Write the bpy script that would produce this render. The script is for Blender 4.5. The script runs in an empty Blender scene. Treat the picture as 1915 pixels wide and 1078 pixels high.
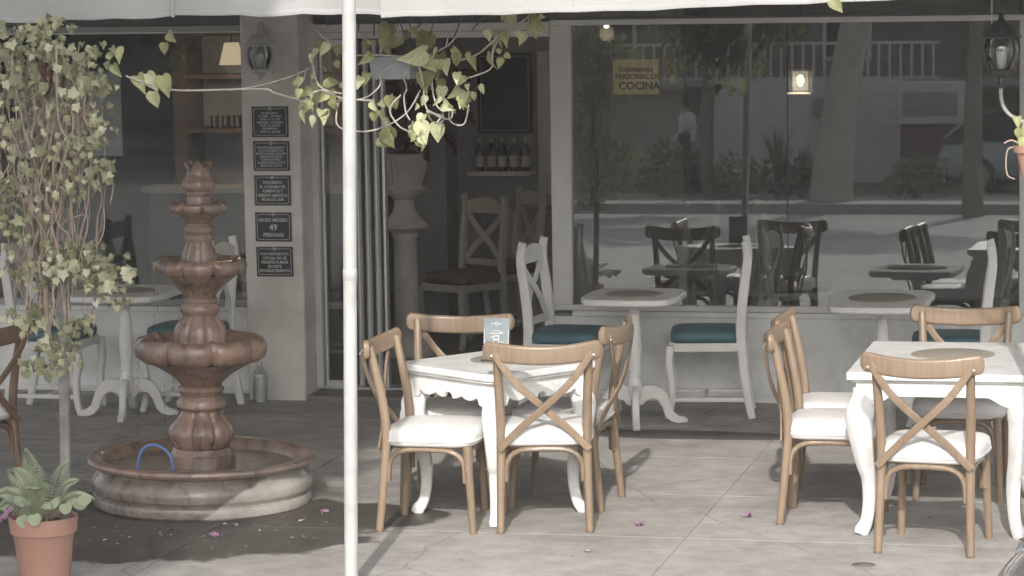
import bpy, math, random
from mathutils import Vector, Matrix, Euler
R = math.radians
sc = bpy.context.scene
col = sc.collection

# ------------------------------------------------------------------ camera, sky, sun, exposure
def make_camera():
    yaw, pitch, roll = 0.231142, 0.108346, -0.0162146
    f = Vector((-math.sin(yaw)*math.cos(pitch), math.cos(yaw)*math.cos(pitch), -math.sin(pitch)))
    r = Vector((math.cos(yaw), math.sin(yaw), 0)); u = r.cross(f)
    c, s = math.cos(roll), math.sin(roll)
    r2 = r*c + u*s; u2 = u*c - r*s
    cd = bpy.data.cameras.new('camera'); cd.sensor_width = 36; cd.lens = 36*5497.1/1915
    cd.clip_start = 0.1; cd.clip_end = 3000
    co = bpy.data.objects.new('camera', cd); col.objects.link(co)
    m = Matrix((r2, u2, -f)).transposed().to_4x4(); m.translation = (0, -17.0914, 2.57677)
    co.matrix_world = m
    sc.camera = co
make_camera()

SUN = Vector((0.20, -1.58, 1.0)).normalized()       # towards the sun
wd = bpy.data.worlds.new('World'); sc.world = wd; wd.use_nodes = True
wn = wd.node_tree.nodes; wl = wd.node_tree.links
bg = wn['Background']; bg.inputs['Strength'].default_value = 0.15
sky = wn.new('ShaderNodeTexSky'); sky.sky_type = 'NISHITA'; sky.sun_disc = False
sky.sun_elevation = math.asin(SUN.z); sky.sun_rotation = math.atan2(SUN.x, SUN.y)
sky.dust_density = 3.0; sky.air_density = 1.0
hs = wn.new('ShaderNodeHueSaturation'); hs.inputs['Saturation'].default_value = 0.32   # hazy, pale sky
wl.new(sky.outputs[0], hs.inputs['Color']); wl.new(hs.outputs[0], bg.inputs['Color'])
sd = bpy.data.lights.new('sun', 'SUN'); sd.energy = 2.0; sd.angle = R(1.1); sd.color = (1.0, 0.968, 0.92)
so = bpy.data.objects.new('sun', sd); col.objects.link(so)
so.rotation_euler = SUN.to_track_quat('Z', 'Y').to_euler()
so.location = (0, -10, 20)
vs = sc.view_settings; vs.view_transform = 'Standard'; vs.look = 'None'; vs.exposure = 0.92; vs.gamma = 1.0
sc.cycles.max_bounces = 5; sc.cycles.transparent_max_bounces = 12; sc.cycles.volume_bounces = 0
sc.cycles.use_adaptive_sampling = True; sc.cycles.adaptive_threshold = .04
sc.cycles.sample_clamp_indirect = 4.0

# ------------------------------------------------------------------ materials
def mat(name, c, rough=.6, var=.12, scale=6., bump=0., bscale=60., spec=.5, metal=0., dirt=None, dscale=2., damt=.0, coat=0., trans=0.):
    m = bpy.data.materials.new(name); m.use_nodes = True
    nt = m.node_tree; n = nt.nodes; l = nt.links; b = n['Principled BSDF']
    b.inputs['Roughness'].default_value = rough; b.inputs['Metallic'].default_value = metal
    b.inputs['Specular IOR Level'].default_value = spec; b.inputs['Coat Weight'].default_value = coat
    tc = n.new('ShaderNodeTexCoord')
    no = n.new('ShaderNodeTexNoise'); no.inputs['Scale'].default_value = scale; no.inputs['Detail'].default_value = 5
    l.new(tc.outputs['Object'], no.inputs['Vector'])
    mr = n.new('ShaderNodeMapRange'); mr.inputs[1].default_value = .3; mr.inputs[2].default_value = .7
    mr.inputs[3].default_value = 1-var; mr.inputs[4].default_value = 1+var
    l.new(no.outputs[0], mr.inputs[0])
    mx = n.new('ShaderNodeMix'); mx.data_type = 'RGBA'; mx.blend_type = 'MULTIPLY'; mx.inputs[0].default_value = 1
    mx.inputs[6].default_value = (*c, 1); l.new(mr.outputs[0], mx.inputs[7])
    out = mx.outputs[2]
    if dirt:
        n2 = n.new('ShaderNodeTexNoise'); n2.inputs['Scale'].default_value = dscale; n2.inputs['Detail'].default_value = 8
        n2.inputs['Roughness'].default_value = .65
        l.new(tc.outputs['Object'], n2.inputs['Vector'])
        r2 = n.new('ShaderNodeMapRange'); r2.inputs[1].default_value = .45; r2.inputs[2].default_value = .7
        r2.inputs[3].default_value = 0; r2.inputs[4].default_value = damt; l.new(n2.outputs[0], r2.inputs[0])
        m2 = n.new('ShaderNodeMix'); m2.data_type = 'RGBA'; l.new(r2.outputs[0], m2.inputs[0])
        l.new(out, m2.inputs[6]); m2.inputs[7].default_value = (*dirt, 1); out = m2.outputs[2]
    l.new(out, b.inputs['Base Color'])
    if bump:
        n3 = n.new('ShaderNodeTexNoise'); n3.inputs['Scale'].default_value = bscale; n3.inputs['Detail'].default_value = 4
        l.new(tc.outputs['Object'], n3.inputs['Vector'])
        bp = n.new('ShaderNodeBump'); bp.inputs['Strength'].default_value = bump; bp.inputs['Distance'].default_value = .01
        l.new(n3.outputs[0], bp.inputs['Height']); l.new(bp.outputs[0], b.inputs['Normal'])
    if trans:
        tr = n.new('ShaderNodeBsdfTranslucent'); l.new(out, tr.inputs['Color'])
        ms = n.new('ShaderNodeMixShader'); ms.inputs[0].default_value = trans
        o = n['Material Output']; l.new(b.outputs[0], ms.inputs[1]); l.new(tr.outputs[0], ms.inputs[2]); l.new(ms.outputs[0], o.inputs[0])
    return m

def glass_mat(name, tint=(.93, .95, .94), refl=1.0, rough=0.0, ior=1.52):
    m = bpy.data.materials.new(name); m.use_nodes = True
    nt = m.node_tree; n = nt.nodes; l = nt.links; n.remove(n['Principled BSDF'])
    t = n.new('ShaderNodeBsdfTransparent'); t.inputs[0].default_value = (*tint, 1)
    g = n.new('ShaderNodeBsdfGlossy'); g.inputs['Roughness'].default_value = rough; g.inputs[0].default_value = (.95, .97, .96, 1)
    fr = n.new('ShaderNodeFresnel'); fr.inputs[0].default_value = ior
    mu = n.new('ShaderNodeMath'); mu.operation = 'MULTIPLY'; mu.inputs[1].default_value = refl; mu.use_clamp = True
    l.new(fr.outputs[0], mu.inputs[0])
    ms = n.new('ShaderNodeMixShader'); l.new(mu.outputs[0], ms.inputs[0]); l.new(t.outputs[0], ms.inputs[1]); l.new(g.outputs[0], ms.inputs[2])
    l.new(ms.outputs[0], n['Material Output'].inputs[0])
    return m

def emit_mat(name, c, s):
    m = bpy.data.materials.new(name); m.use_nodes = True
    b = m.node_tree.nodes['Principled BSDF']; b.inputs['Base Color'].default_value = (*c, 1)
    b.inputs['Emission Color'].default_value = (*c, 1); b.inputs['Emission Strength'].default_value = s
    return m

M = {}
M['wall'] = mat('wall_paint', (.71, .715, .70), .55, .05, 3, .08, 30, dirt=(.46, .445, .415), dscale=5.5, damt=.55)
M['frame'] = mat('frame_paint', (.56, .55, .53), .45, .05, 5)
M['frame_dark'] = mat('frame_grey', (.29, .29, .28), .4, .08, 5)
M['pillar'] = mat('pillar_paint', (.61, .57, .53), .7, .08, 4, .25, 25, dirt=(.30, .26, .24), dscale=3, damt=.5)
M['dark'] = mat('dark_header', (.10, .10, .10), .5, .1, 5)
M['int_dark'] = mat('charcoal_wall', (.29, .29, .30), .7, .15, 2)
M['int_mid'] = mat('interior_wall', (.30, .285, .27), .7, .15, 2)
M['int_floor'] = mat('interior_floor', (.16, .15, .14), .35, .15, 3)
M['ceil'] = mat('ceiling_paint', (.30, .27, .25), .7, .08, 2)
M['stone_step'] = mat('step_stone', (.16, .14, .13), .7, .2, 8, .4, 40)
M['aluminium'] = mat('aluminium', (.62, .62, .61), .35, .05, 4, metal=.6)
M['fabric'] = mat('awning_fabric', (.41, .41, .40), .75, .06, 2.5, .3, 8, dirt=(.36, .355, .335), dscale=1.6, damt=.5, trans=.15)
M['white_paint'] = mat('white_furniture_paint', (.74, .735, .72), .42, .06, 8, .12, 45, dirt=(.46, .43, .385), dscale=9, damt=.55)
M['cream_paint'] = mat('cream_furniture_paint', (.66, .65, .625), .42, .05, 8, .04, 20, dirt=(.45, .43, .39), dscale=5, damt=.4)
M['dimmed_white'] = mat('dimmed_white_chair_paint', (.38, .37, .35), .5, .08, 8, .04, 20)  # white chair paint, darkened so the indoor dimness sits in the colour
M['wood'] = None
M['cushion'] = mat('white_cushion', (.72, .705, .69), .55, .06, 5, .35, 14, dirt=(.50, .47, .44), dscale=6, damt=.45)
M['teal'] = mat('teal_cushion', (.055, .125, .15), .55, .12, 12, .1, 60)
M['redseat'] = mat('red_cushion', (.085, .062, .058), .6, .12, 12)
M['mat_weave'] = mat('woven_mat', (.30, .27, .22), .8, .15, 60, .4, 120)
M['pole'] = mat('white_pole', (.46, .46, .45), .4, .05, 4, dirt=(.30, .285, .26), dscale=7, damt=.55)
M['black'] = mat('black_enamel', (.022, .022, .024), .4, .2, 20)
M['letter'] = mat('pale_lettering', (.50, .50, .49), .6, .04, 10)
M['greymetal'] = mat('grey_lantern', (.42, .41, .39), .5, .12, 12)
M['darkmetal'] = mat('dark_lantern', (.045, .043, .04), .45, .15, 12)
M['armmetal'] = mat('pale_arm', (.30, .29, .28), .5, .1, 12)
M['lglass'] = glass_mat('lantern_glass', (.82, .83, .82), 1.6, .08)
M['yellow'] = mat('yellow_card', (.85, .73, .44), .6, .06, 8)
M['ink'] = mat('brown_ink', (.10, .07, .05), .7, .1, 8)
M['terracotta'] = mat('terracotta_plastic', (.40, .225, .17), .5, .06, 6, dirt=(.36, .24, .19), dscale=4, damt=.4)
M['soil'] = mat('soil', (.09, .055, .04), .9, .4, 30, .8, 40)
M['stake'] = mat('weathered_post', (.15, .145, .14), .7, .2, 9, .3, 30, dirt=(.34, .325, .31), dscale=4, damt=.8)
M['stem'] = mat('woody_stem', (.30, .235, .195), .8, .25, 20)
M['stem_pale'] = mat('pale_stem', (.42, .39, .35), .7, .15, 20)
M['stem_dark'] = mat('dark_stem', (.10, .085, .07), .8, .2, 20)
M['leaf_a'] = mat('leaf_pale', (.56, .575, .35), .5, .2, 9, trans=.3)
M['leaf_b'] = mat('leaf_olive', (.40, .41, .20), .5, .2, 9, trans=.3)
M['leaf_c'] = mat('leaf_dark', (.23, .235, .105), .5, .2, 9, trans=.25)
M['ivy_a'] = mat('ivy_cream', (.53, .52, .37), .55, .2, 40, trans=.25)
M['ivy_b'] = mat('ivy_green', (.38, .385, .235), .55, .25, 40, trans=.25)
M['ivy_c'] = mat('ivy_shadow', (.24, .245, .145), .55, .25, 40, trans=.25)  # darkest of the ivy leaf tones
M['fern'] = mat('fern_green', (.34, .385, .26), .55, .2, 10, trans=.25)
M['redleaf'] = mat('red_leaf', (.075, .028, .025), .55, .2, 9, trans=.2)
M['pink'] = mat('pink_petal', (.34, .19, .29), .6, .15, 20, trans=.3)
M['dryleaf'] = mat('dry_leaf', (.45, .40, .32), .7, .2, 20)
M['urn'] = mat('urn_stone', (.52, .50, .47), .75, .12, 6, .25, 40)
M['blue'] = mat('blue_hose', (.10, .18, .40), .35, .05, 6)
M['water'] = glass_mat('water', (.80, .84, .82), 1.3, .02, 1.33)
M['bottle'] = glass_mat('clear_bottle', (.84, .86, .86), 2.0, .08, 1.5)
M['bottle_water'] = mat('bottle_water', (.64, .65, .64), .15, .1, 4)
M['cabinet'] = mat('cabinet_wood', (.12, .08, .065), .55, .2, 5)
M['paper'] = mat('white_panel', (.58, .58, .58), .6, .03, 3)
M['slate'] = mat('blackboard', (.03, .03, .032), .6, .2, 6)
M['chalk'] = mat('chalk', (.35, .34, .32), .9, .1, 6)
M['amber'] = mat('bottle_glass', (.05, .045, .04), .15, .2, 6)
M['blabel'] = mat('bottle_label', (.42, .41, .38), .6, .1, 6)
M['crate'] = mat('galvanised_box', (.26, .27, .29), .5, .12, 8, metal=.3)
M['card'] = mat('menu_card', (.21, .24, .255), .3, .15, 14)
M['glass'] = glass_mat('window_glass', (.87, .89, .885), 3.6, .010)
M['glass_clear'] = glass_mat('clear_glass', (.90, .92, .915), 1.15)
M['asphalt'] = mat('asphalt', (.31, .30, .285), .85, .12, .8, .4, 120, dirt=(.22, .21, .20), dscale=.6, damt=.5)
M['kerb'] = mat('kerb_concrete', (.33, .32, .30), .8, .1, 3, .2, 40)
M['paving'] = mat('far_paving', (.30, .285, .265), .8, .12, 1.5)
M['earth'] = mat('verge_earth', (.17, .15, .11), .9, .3, 3)
M['far_wall'] = mat('far_render', (.22, .16, .13), .8, .12, 1.0)
M['far_wall2'] = mat('far_render_pale', (.40, .38, .35), .8, .1, 1.0)
M['siding'] = mat('white_siding', (.74, .73, .71), .6, .06, 1.0)
M['bark'] = mat('bark', (.24, .20, .165), .9, .3, 5, .8, 12)
M['bark_pale'] = mat('bark_pale', (.45, .42, .36), .9, .2, 5, .6, 12)
M['foliage'] = mat('foliage', (.075, .10, .04), .6, .3, 2, trans=.2)
M['agave'] = mat('spiky_leaf', (.20, .22, .13), .6, .2, 6)
M['carpaint'] = mat('car_paint', (.30, .305, .315), .3, .03, 3, coat=.6, metal=.3)
M['carpaint2'] = mat('car_paint_pale', (.42, .43, .45), .3, .03, 3, coat=.6)
M['carglass'] = mat('car_glass', (.018, .02, .023), .12, .1, 3, spec=.25)
M['rubber'] = mat('rubber', (.03, .03, .03), .8, .1, 8)
M['chrome'] = mat('chrome', (.6, .6, .6), .2, .05, 6, metal=.9)
M['redpaint'] = mat('red_panel', (.17, .06, .06), .6, .1, 3)
M['skin'] = mat('skin', (.30, .18, .13), .6, .05, 10)
M['shirt'] = mat('white_shirt', (.72, .72, .72), .8, .06, 10)
M['trousers'] = mat('dark_trousers', (.05, .055, .07), .8, .1, 10)
M['hair'] = mat('hair', (.03, .025, .02), .6, .1, 20)
M['lampshade'] = emit_mat('lamp_shade', (1.0, .76, .50), .30)
M['bulb'] = emit_mat('bulb', (1.0, .86, .66), 1.7)
M['cap'] = mat('metal_cap', (.12, .11, .10), .5, .2, 10)

def wood_mat():
    m = mat('beech_wood', (.36, .245, .16), .38, .05, 10, coat=.15)
    n = m.node_tree.nodes; l = m.node_tree.links; b = n['Principled BSDF']
    tc = n['Texture Coordinate']; mp = n.new('ShaderNodeMapping'); mp.inputs['Scale'].default_value = (40, 40, 3)
    no = n.new('ShaderNodeTexNoise'); no.inputs['Scale'].default_value = 1.5; no.inputs['Detail'].default_value = 6
    l.new(tc.outputs['Object'], mp.inputs[0]); l.new(mp.outputs[0], no.inputs['Vector'])
    cr = n.new('ShaderNodeValToRGB'); cr.color_ramp.elements[0].position = .3; cr.color_ramp.elements[0].color = (.205, .145, .096, 1)
    cr.color_ramp.elements[1].position = .72; cr.color_ramp.elements[1].color = (.26, .192, .133, 1)
    l.new(no.outputs[0], cr.inputs[0])
    oi = n.new('ShaderNodeObjectInfo'); mr = n.new('ShaderNodeMapRange'); mr.inputs[3].default_value = .86; mr.inputs[4].default_value = 1.14
    l.new(oi.outputs['Random'], mr.inputs[0]); mm = n.new('ShaderNodeMix'); mm.data_type = 'RGBA'; mm.blend_type = 'MULTIPLY'; mm.inputs[0].default_value = 1
    l.new(cr.outputs[0], mm.inputs[6]); l.new(mr.outputs[0], mm.inputs[7])
    sc2 = n.new('ShaderNodeTexNoise'); sc2.inputs['Scale'].default_value = 45; sc2.inputs['Detail'].default_value = 3; l.new(tc.outputs['Object'], sc2.inputs['Vector'])
    r3 = n.new('ShaderNodeMapRange'); r3.inputs[1].default_value = .66; r3.inputs[2].default_value = .74; r3.inputs[4].default_value = .5; l.new(sc2.outputs[0], r3.inputs[0])
    m3 = n.new('ShaderNodeMix'); m3.data_type = 'RGBA'; l.new(r3.outputs[0], m3.inputs[0]); l.new(mm.outputs[2], m3.inputs[6]); m3.inputs[7].default_value = (.36, .30, .24, 1)
    l.new(m3.outputs[2], b.inputs['Base Color'])
    return m
M['wood'] = wood_mat()
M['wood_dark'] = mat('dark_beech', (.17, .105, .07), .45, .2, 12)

def world_noise(n, l, scale, detail=6, rough=.6):
    g = n.new('ShaderNodeNewGeometry'); t = n.new('ShaderNodeTexNoise')
    t.inputs['Scale'].default_value = scale; t.inputs['Detail'].default_value = detail; t.inputs['Roughness'].default_value = rough
    l.new(g.outputs['Position'], t.inputs['Vector']); return t.outputs[0]

def slab_mat():
    """trowelled concrete: grey beige, mottled, scuffed; wet round the fountain (a stain with its own outline)."""
    m = bpy.data.materials.new('terrace_concrete'); m.use_nodes = True
    nt = m.node_tree; n = nt.nodes; l = nt.links; b = n['Principled BSDF']
    def ramp(src, p0, c0, p1, c1):
        c = n.new('ShaderNodeValToRGB'); c.color_ramp.elements[0].position = p0; c.color_ramp.elements[1].position = p1
        c.color_ramp.elements[0].color = c0; c.color_ramp.elements[1].color = c1; l.new(src, c.inputs[0]); return c.outputs[0]
    def mix(fac, a, bb, mode='MIX'):
        x = n.new('ShaderNodeMix'); x.data_type = 'RGBA'; x.blend_type = mode
        if isinstance(fac, float): x.inputs[0].default_value = fac
        else: l.new(fac, x.inputs[0])
        for i, v in ((6, a), (7, bb)):
            if isinstance(v, tuple): x.inputs[i].default_value = v
            else: l.new(v, x.inputs[i])
        return x.outputs[2]
    big = world_noise(n, l, 1.1, 7, .62); mid = world_noise(n, l, 6, 6, .65); fine = world_noise(n, l, 120, 3, .6)
    base = ramp(big, .3, (.305, .285, .264, 1), .70, (.455, .435, .41, 1))
    base = mix(1.0, base, ramp(mid, .25, (.72, .71, .70, 1), .75, (1.14, 1.14, 1.14, 1)), 'MULTIPLY')
    base = mix(.55, base, ramp(fine, .3, (.72, .72, .72, 1), .7, (1.2, 1.2, 1.2, 1)), 'MULTIPLY')
    info = n.new('ShaderNodeObjectInfo')
    base = mix(.6, base, ramp(info.outputs['Random'], 0, (.84, .82, .80, 1), 1, (1.08, 1.08, 1.08, 1)), 'MULTIPLY')
    streak = n.new('ShaderNodeTexNoise'); gg = n.new('ShaderNodeNewGeometry'); mpp = n.new('ShaderNodeMapping'); mpp.inputs['Scale'].default_value = (1.2, 14, 1)
    l.new(gg.outputs['Position'], mpp.inputs[0]); l.new(mpp.outputs[0], streak.inputs['Vector']); streak.inputs['Scale'].default_value = 1.6; streak.inputs['Detail'].default_value = 6
    base = mix(.3, base, ramp(streak.outputs[0], .3, (.82, .82, .82, 1), .7, (1.12, 1.12, 1.12, 1)), 'MULTIPLY')
    # small pale scuffs
    sp = world_noise(n, l, 26, 2, .5)
    base = mix(ramp(sp, .70, (0, 0, 0, 1), .76, (.55, .55, .55, 1)), base, (.46, .45, .43, 1))
    cr_ = n.new('ShaderNodeTexVoronoi'); cr_.feature = 'DISTANCE_TO_EDGE'; cr_.inputs['Scale'].default_value = .55; gc = n.new('ShaderNodeNewGeometry'); wv = n.new('ShaderNodeMix'); wv.data_type = 'RGBA'; wv.inputs[0].default_value = .12
    wno = n.new('ShaderNodeTexNoise'); wno.inputs['Scale'].default_value = 3; wno.inputs['Detail'].default_value = 6; l.new(gc.outputs['Position'], wno.inputs['Vector']); l.new(gc.outputs['Position'], wv.inputs[6]); l.new(wno.outputs['Color'], wv.inputs[7]); l.new(wv.outputs[2], cr_.inputs['Vector'])
    base = mix(ramp(cr_.outputs['Distance'], .0015, (.55, .55, .55, 1), .004, (0, 0, 0, 1)), base, (.17, .155, .14, 1))
    sp2 = world_noise(n, l, 17, 3, .5)
    base = mix(ramp(sp2, .24, (.6, .6, .6, 1), .31, (0, 0, 0, 1)), base, (.13, .115, .10, 1))
    # wet stain
    g = n.new('ShaderNodeNewGeometry'); sx = n.new('ShaderNodeSeparateXYZ'); l.new(g.outputs['Position'], sx.inputs[0])
    def math_(op, a, bb=None):
        x = n.new('ShaderNodeMath'); x.operation = op
        for i, v in ((0, a), (1, bb)):
            if v is None: continue
            if isinstance(v, (int, float)): x.inputs[i].default_value = v
            else: l.new(v, x.inputs[i])
        return x.outputs[0]
    wets = []
    for cx, cy, rx, ry in ((-4.85, -4.2, 1.25, .90), (-3.92, -3.84, .50, .33), (-2.75, -1.25, .75, .16)):
        dx = math_('DIVIDE', math_('SUBTRACT', sx.outputs[0], cx), rx); dy = math_('DIVIDE', math_('SUBTRACT', sx.outputs[1], cy), ry)
        wets.append(math_('ADD', math_('MULTIPLY', dx, dx), math_('MULTIPLY', dy, dy)))
    d = wets[0]
    for w in wets[1:]: d = math_('MINIMUM', d, w)
    wn_ = world_noise(n, l, 3.2, 5, .6)
    d = math_('ADD', d, math_('MULTIPLY', math_('SUBTRACT', wn_, .5), 1.1))
    wet = ramp(d, .86, (1, 1, 1, 1), .98, (0, 0, 0, 1))
    wetcol = mix(1.0, base, (.27, .255, .24, 1), 'MULTIPLY')
    base = mix(wet, base, wetcol)
    l.new(base, b.inputs['Base Color'])
    rg = ramp(wet, 0, (.82, .82, .82, 1), 1, (.52, .52, .52, 1)); l.new(rg, b.inputs['Roughness'])
    b.inputs['Specular IOR Level'].default_value = .22
    bp = n.new('ShaderNodeBump'); bp.inputs['Strength'].default_value = .25; bp.inputs['Distance'].default_value = .006
    l.new(mid, bp.inputs['Height']); bp2 = n.new('ShaderNodeBump'); bp2.inputs['Strength'].default_value = .25; bp2.inputs['Distance'].default_value = .002
    l.new(fine, bp2.inputs['Height']); l.new(bp.outputs[0], bp2.inputs['Normal']); l.new(bp2.outputs[0], b.inputs['Normal'])
    return m
M['slab'] = slab_mat()
M['joint'] = mat('joint_sand', (.30, .28, .26), .9, .25, 12)

def fountain_mat(name, patch):
    """stained cast stone: terracotta brown glaze worn to grey, dark mould streaks, paler patch on one side."""
    m = bpy.data.materials.new(name); m.use_nodes = True
    nt = m.node_tree; n = nt.nodes; l = nt.links; b = n['Principled BSDF']
    tc = n.new('ShaderNodeTexCoord')
    def noise(scale, det=6, sz=1.):
        mp = n.new('ShaderNodeMapping'); mp.inputs['Scale'].default_value = (1, 1, sz); l.new(tc.outputs['Object'], mp.inputs[0])
        t = n.new('ShaderNodeTexNoise'); t.inputs['Scale'].default_value = scale; t.inputs['Detail'].default_value = det
        t.inputs['Roughness'].default_value = .65; l.new(mp.outputs[0], t.inputs['Vector']); return t.outputs[0]
    def ramp(src, p0, c0, p1, c1):
        c = n.new('ShaderNodeValToRGB'); c.color_ramp.elements[0].position = p0; c.color_ramp.elements[1].position = p1
        c.color_ramp.elements[0].color = (*c0, 1); c.color_ramp.elements[1].color = (*c1, 1); l.new(src, c.inputs[0]); return c.outputs[0]
    def mix(fac, a, bb):
        x = n.new('ShaderNodeMix'); x.data_type = 'RGBA'; l.new(fac, x.inputs[0]); l.new(a, x.inputs[6])
        if isinstance(bb, tuple): x.inputs[7].default_value = (*bb, 1)
        else: l.new(bb, x.inputs[7])
        return x.outputs[2]
    base = ramp(noise(7), .3, (.165, .098, .072), .7, (.32, .21, .158)) if not patch else ramp(noise(7), .3, (.15, .112, .09), .7, (.28, .228, .185))
    grey = ramp(noise(11), .3, (.115, .10, .088), .7, (.23, .205, .18))
    base = mix(ramp(noise(3.3, 6, .6), .45 if not patch else .36, (0, 0, 0), .66 if not patch else .56, (.85, .85, .85)), base, grey)
    base = mix(ramp(noise(9, 7, .22), .51, (0, 0, 0), .68, (.9, .9, .9)), base, (.055, .042, .035))
    base = mix(ramp(noise(30, 4), .66, (0, 0, 0), .78, (.5, .5, .5)), base, (.42, .38, .33))
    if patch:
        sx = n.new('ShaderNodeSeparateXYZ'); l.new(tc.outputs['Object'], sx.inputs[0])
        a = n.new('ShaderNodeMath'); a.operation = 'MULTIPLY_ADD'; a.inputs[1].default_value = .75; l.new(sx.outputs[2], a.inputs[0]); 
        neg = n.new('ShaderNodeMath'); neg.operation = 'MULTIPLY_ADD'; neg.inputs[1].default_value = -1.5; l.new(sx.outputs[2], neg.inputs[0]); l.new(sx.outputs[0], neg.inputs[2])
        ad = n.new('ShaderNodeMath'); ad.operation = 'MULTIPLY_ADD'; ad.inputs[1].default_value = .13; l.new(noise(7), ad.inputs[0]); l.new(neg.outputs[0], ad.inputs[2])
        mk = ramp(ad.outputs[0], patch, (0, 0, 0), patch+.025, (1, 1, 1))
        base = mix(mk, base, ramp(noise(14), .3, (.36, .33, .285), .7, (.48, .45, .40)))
    l.new(base, b.inputs['Base Color']); b.inputs['Roughness'].default_value = .25; b.inputs['Coat Weight'].default_value = .35; b.inputs['Coat Roughness'].default_value = .12
    bp = n.new('ShaderNodeBump'); bp.inputs['Strength'].default_value = .8; bp.inputs['Distance'].default_value = .009
    l.new(noise(24, 6), bp.inputs['Height']); l.new(bp.outputs[0], b.inputs['Normal'])
    return m
M['fountain'] = fountain_mat('fountain_stone', None)
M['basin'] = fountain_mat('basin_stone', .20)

# ------------------------------------------------------------------ mesh helpers
class MB:
    def __init__(s): s.v = []; s.f = []
    def add(s, vs, fs):
        o = len(s.v); s.v += [tuple(v) for v in vs]; s.f += [tuple(i+o for i in f) for f in fs]; return s
    def box(s, a, b):
        x0, y0, z0 = a; x1, y1, z1 = b
        return s.add([(x0,y0,z0),(x1,y0,z0),(x1,y1,z0),(x0,y1,z0),(x0,y0,z1),(x1,y0,z1),(x1,y1,z1),(x0,y1,z1)],
                     [(0,3,2,1),(4,5,6,7),(0,1,5,4),(1,2,6,5),(2,3,7,6),(3,0,4,7)])
    def sweep(s, path, sec, up=(0,0,1), scale=None, cap=True):
        P = [Vector(p) for p in path]; up = Vector(up); n = len(sec); vs = []
        for i, p in enumerate(P):
            t = (P[min(i+1, len(P)-1)] - P[max(i-1, 0)])
            if t.length < 1e-9: t = Vector((0,0,1))
            t.normalize(); sd = t.cross(up)
            if sd.length < 1e-4: sd = t.cross(Vector((0,1,0)) if abs(up.z) > .5 else Vector((0,0,1)))
            sd.normalize(); u = sd.cross(t)
            k = scale[i] if scale else 1
            kx, ky = k if isinstance(k, tuple) else (k, k)
            vs += [p + sd*a*kx + u*b*ky for a, b in sec]
        fs = []
        for i in range(len(P)-1):
            for j in range(n):
                a = i*n+j; b = i*n+(j+1) % n; fs.append((a, b, b+n, a+n))
        if cap: fs.append(tuple(range(n))[::-1]); fs.append(tuple(range((len(P)-1)*n, len(P)*n)))
        return s.add(vs, fs)
    def tube(s, path, r, n=8, up=(0,0,1), cap=True):
        sec = [(math.cos(2*math.pi*i/n), math.sin(2*math.pi*i/n)) for i in range(n)]
        rs = r if isinstance(r, (list, tuple)) else [r]*len(path)
        return s.sweep(path, sec, up, list(rs), cap)
    def lathe(s, prof, n=32, lobe=None, c=(0,0,0)):
        vs = []
        for r, z in prof:
            for i in range(n):
                a = 2*math.pi*i/n; k, dz = lobe(a, r, z) if lobe else (1, 0)
                vs.append((c[0]+r*k*math.cos(a), c[1]+r*k*math.sin(a), c[2]+z+dz))
        fs = []
        for i in range(len(prof)-1):
            for j in range(n):
                a = i*n+j; b = i*n+(j+1) % n; fs.append((a, b, b+n, a+n))
        fs.append(tuple(range(n))[::-1]); fs.append(tuple(range((len(prof)-1)*n, len(prof)*n)))
        return s.add(vs, fs)
    def prism(s, out, fn, t0, t1):
        n = len(out); vs = [fn(a, b, t0) for a, b in out] + [fn(a, b, t1) for a, b in out]
        fs = [tuple(range(n))[::-1], tuple(range(n, 2*n))] + [(i, (i+1) % n, (i+1) % n+n, i+n) for i in range(n)]
        return s.add(vs, fs)
    def mesh(s, name, m, smooth=True, ang=40):
        me = bpy.data.meshes.new(name); me.from_pydata(s.v, [], s.f); me.update()
        import bmesh
        bm = bmesh.new(); bm.from_mesh(me); bmesh.ops.recalc_face_normals(bm, faces=bm.faces); bm.to_mesh(me); bm.free()
        me.materials.append(m)
        if smooth:
            me.shade_smooth(); me.set_sharp_from_angle(angle=R(ang))
        return me
    def build(s, name, m, parent=None, bevel=0, smooth=True, ang=40, seg=2):
        o = bpy.data.objects.new(name, s.mesh(name, m, smooth, ang)); col.objects.link(o)
        if parent: o.parent = parent
        if bevel:
            b = o.modifiers.new('bevel', 'BEVEL'); b.width = bevel; b.segments = seg; b.limit_method = 'ANGLE'; b.angle_limit = R(35)
        return o

def inst(name, me, parent=None, mw=None):
    o = bpy.data.objects.new(name, me); col.objects.link(o)
    if parent: o.parent = parent
    if mw is not None: o.matrix_local = mw
    return o
def tag(o, label=None, cat=None, group=None, kind=None):
    if label: o['label'] = label
    if cat: o['category'] = cat
    if group: o['group'] = group
    if kind: o['kind'] = kind
    return o
def empty(name, loc=(0,0,0), rz=0, label=None, cat=None, group=None):
    o = bpy.data.objects.new(name, None); o.empty_display_size = .1; col.objects.link(o)
    o.location = loc; o.rotation_euler = (0, 0, rz); return tag(o, label, cat, group)
def kids(o): return [c for c in bpy.data.objects if c.parent == o]
def copy_tree(o, parent=None):
    c = o.copy(); col.objects.link(c); c.parent = parent
    for ch in kids(o): copy_tree(ch, c)
    return c
def place(proto, state, loc, rz, label, group=None):
    o = proto if not state else copy_tree(proto)
    state.append(1); o.location = loc; o.rotation_euler = (0, 0, rz); o['label'] = label
    if group: o['group'] = group
    return o
def rsec(w, d, r=.3, k=3):
    """rounded rectangle section."""
    out = []; rr = min(w, d)*r
    for cx, cy, a0 in ((w/2-rr, d/2-rr, 0), (-w/2+rr, d/2-rr, 90), (-w/2+rr, -d/2+rr, 180), (w/2-rr, -d/2+rr, 270)):
        for i in range(k+1):
            a = R(a0+90*i/k); out.append((cx+rr*math.cos(a), cy+rr*math.sin(a)))
    return out
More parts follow.
